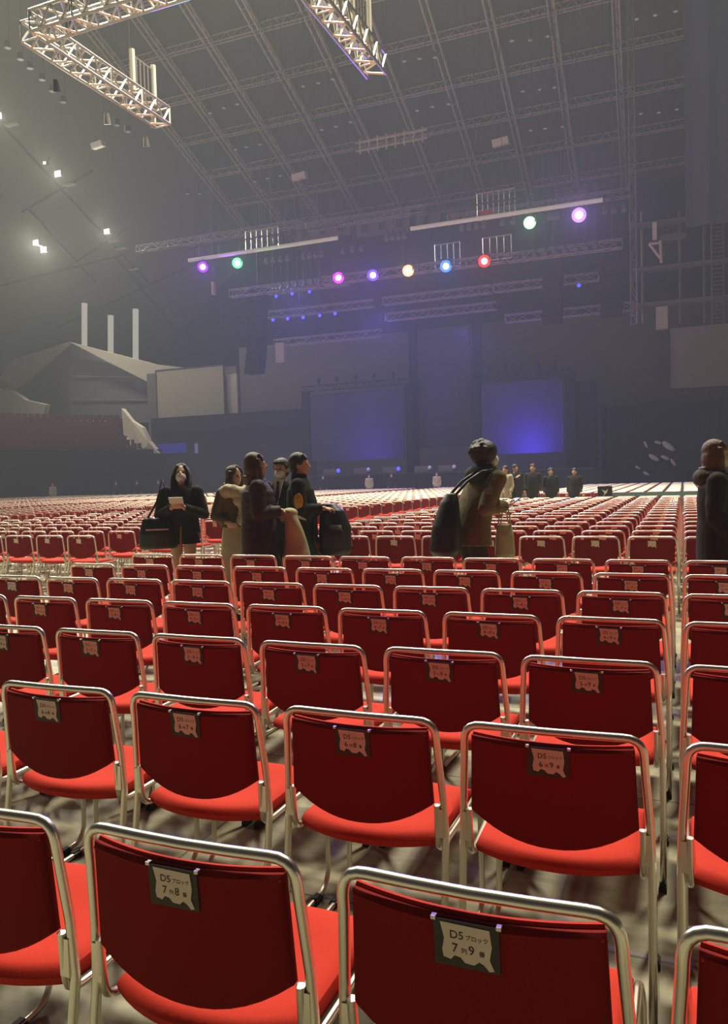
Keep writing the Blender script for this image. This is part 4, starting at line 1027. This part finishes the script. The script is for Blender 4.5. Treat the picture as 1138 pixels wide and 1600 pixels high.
mb = MB(); mb.loft([(0, 0, -.17, .04, .09), (0, 0, -.13, .06, .11), (0, 0, .05, .05, .10), (0, 0, .16, .02, .085)], 18); voxel(mb, 'cloth', M['beige'], t, .012, 2)
for sx in (-1, 1): MB().tube([(sx*.02, -.06, .14), (sx*.02, -.03, .32), (sx*.02, .03, .32), (sx*.02, .06, .14)], .007, 6).build('strap', M['beige'], t, smooth='all')
tag(t, 'beige tote bag hanging from the wrist of person in olive jacket', 'bag')
# 7 person at the right edge
person_edge = person('person in black coat with slate hood and cream mask, walking at right edge', 1123, 6.98, turn(RIGHT, -26), 1.665,
    pose=dict(elR=(.24, -.02, 1.10), wrR=(.22, .12, .92)), head=(0, -.04), hair='bob', hair_m='hair_russet', coat='coat_black', coat_hem=.62, bulk=1.22, mask='mask_cream', collar=False)
mb = MB(); mb.ell((0, -.10, 1.41), (.15, .10, .08), 14, 10)
for i in range(12):
    a = 2*math.pi*i/12; mb.ell((.11*math.cos(a), .0+.09*math.sin(a), 1.43), (.055, .05, .035), 10, 6)
voxel(mb, 'hood', M['hood'], person_edge, .012, 2)
# distant people in the cross aisle and along the stage
FAR = [(775, 23.2, 1.62, 'cream', 'cream', 'hair_russet', 'in pale cream coat just right of the olive jacket'), (790, 23.9, 1.70, 'beige', 'denim', 'hair_brown', 'in beige coat in the cross aisle'),
       (806, 24.3, 1.74, 'coat_black', 'denim', 'hair_black', 'in black with arm raised, middle of cross aisle'), (833, 24.6, 1.74, 'suit', 'suit', 'hair_brown', 'in dark coat in the cross aisle, pale face towards us'),
       (861, 24.9, 1.60, 'coat_black', 'suit', 'hair_black', 'in black behind the cross aisle, left of the black box'), (898, 25.4, 1.58, 'suit', 'suit', 'hair_black', 'in dark suit nearest the black box, far off')]
for px, Y, H, c, l, hm, lab in FAR:
    person('distant person '+lab, px, Y, toward_cam(px, 30*math.sin(px)), H, coat=c, legs_m=l, hair_m=hm, hair='long' if 'cream' in lab else 'short', fine=False, coat_hem=.75, group='people in the cross aisle',
           pose=dict(elR=(.22, .1, 1.2), wrR=(.1, .22, 1.32)) if 'raised' in lab else None)
STG = [(82, 45.8, 'beige', 'denim', 'at the far left by the black wall'), (181, 46.9, 'suit', 'suit', 'second from left by the black wall'), (214, 47.3, 'coat_black', 'suit', 'third from left by the black wall'), (247, 47.5, 'suit', 'denim', 'just left of the person with the phone'),
       (577, 47.6, 'cream', 'suit', 'before the left stage screen'), (612, 47.8, 'suit', 'suit', 'before the stage, right of the pale one'), (683, 47.7, 'cream', 'denim', 'before the tall centre screen'), (505, 47.6, 'coat_black', 'suit', 'before the stage, nearest the ochre badge')]
for px, Y, c, l, lab in STG:
    person('tiny distant person standing '+lab, px, Y, toward_cam(px), 1.7, coat=c, legs_m=l, fine=False, coat_hem=.8, group='staff standing along the stage', mask='mask')

# suspension wires for everything that hangs
for o in list(col.objects):
    base = o.name.split('.')[0]
    if o.parent is None and base in ('boarded_catwalk', 'barred_rack', 'stage_lamp', 'small_spotlight', 'hanging_banner', 'motor_bracket', 'ceiling_unit', 'light_bar', 'stage_truss', 'speaker_column', 'roof_rail', 'hanging_truss', 'red_cover', 'ceiling_downlight', 'catwalk', 'truss_mast', 'projection_screen'):
        pts = []
        for q in [o]+list(o.children):
            if q.type == 'MESH':
                mw = Matrix.Translation(o.location) @ o.rotation_euler.to_matrix().to_4x4() @ (Matrix.Translation(q.location) @ (q.rotation_quaternion.to_matrix().to_4x4() if q.rotation_mode == 'QUATERNION' else q.rotation_euler.to_matrix().to_4x4()) if q is not o else Matrix())
                pts += [mw @ v.co for v in q.data.vertices]
        top = max(p.z for p in pts); tp = [p for p in pts if p.z > top-.12]; c = sum(tp, Vector())/len(tp)
        c = min(tp, key=lambda p: (p-c).length)
        zc = zroof(2*math.floor(c.y/2)+2)+1.19 if c.y > 40 else 37.99
        if c.x < -41: zc = min(zc, zside(c.x, c.y))
        if zc < c.z+.1: continue
        w_ = MB().tube([c, (c.x, c.y, zc)], .013, 4).build('suspension_wire', M['dark'])
        w_.parent = o; w_.matrix_parent_inverse = (Matrix.Translation(o.location) @ o.rotation_euler.to_matrix().to_4x4()).inverted()
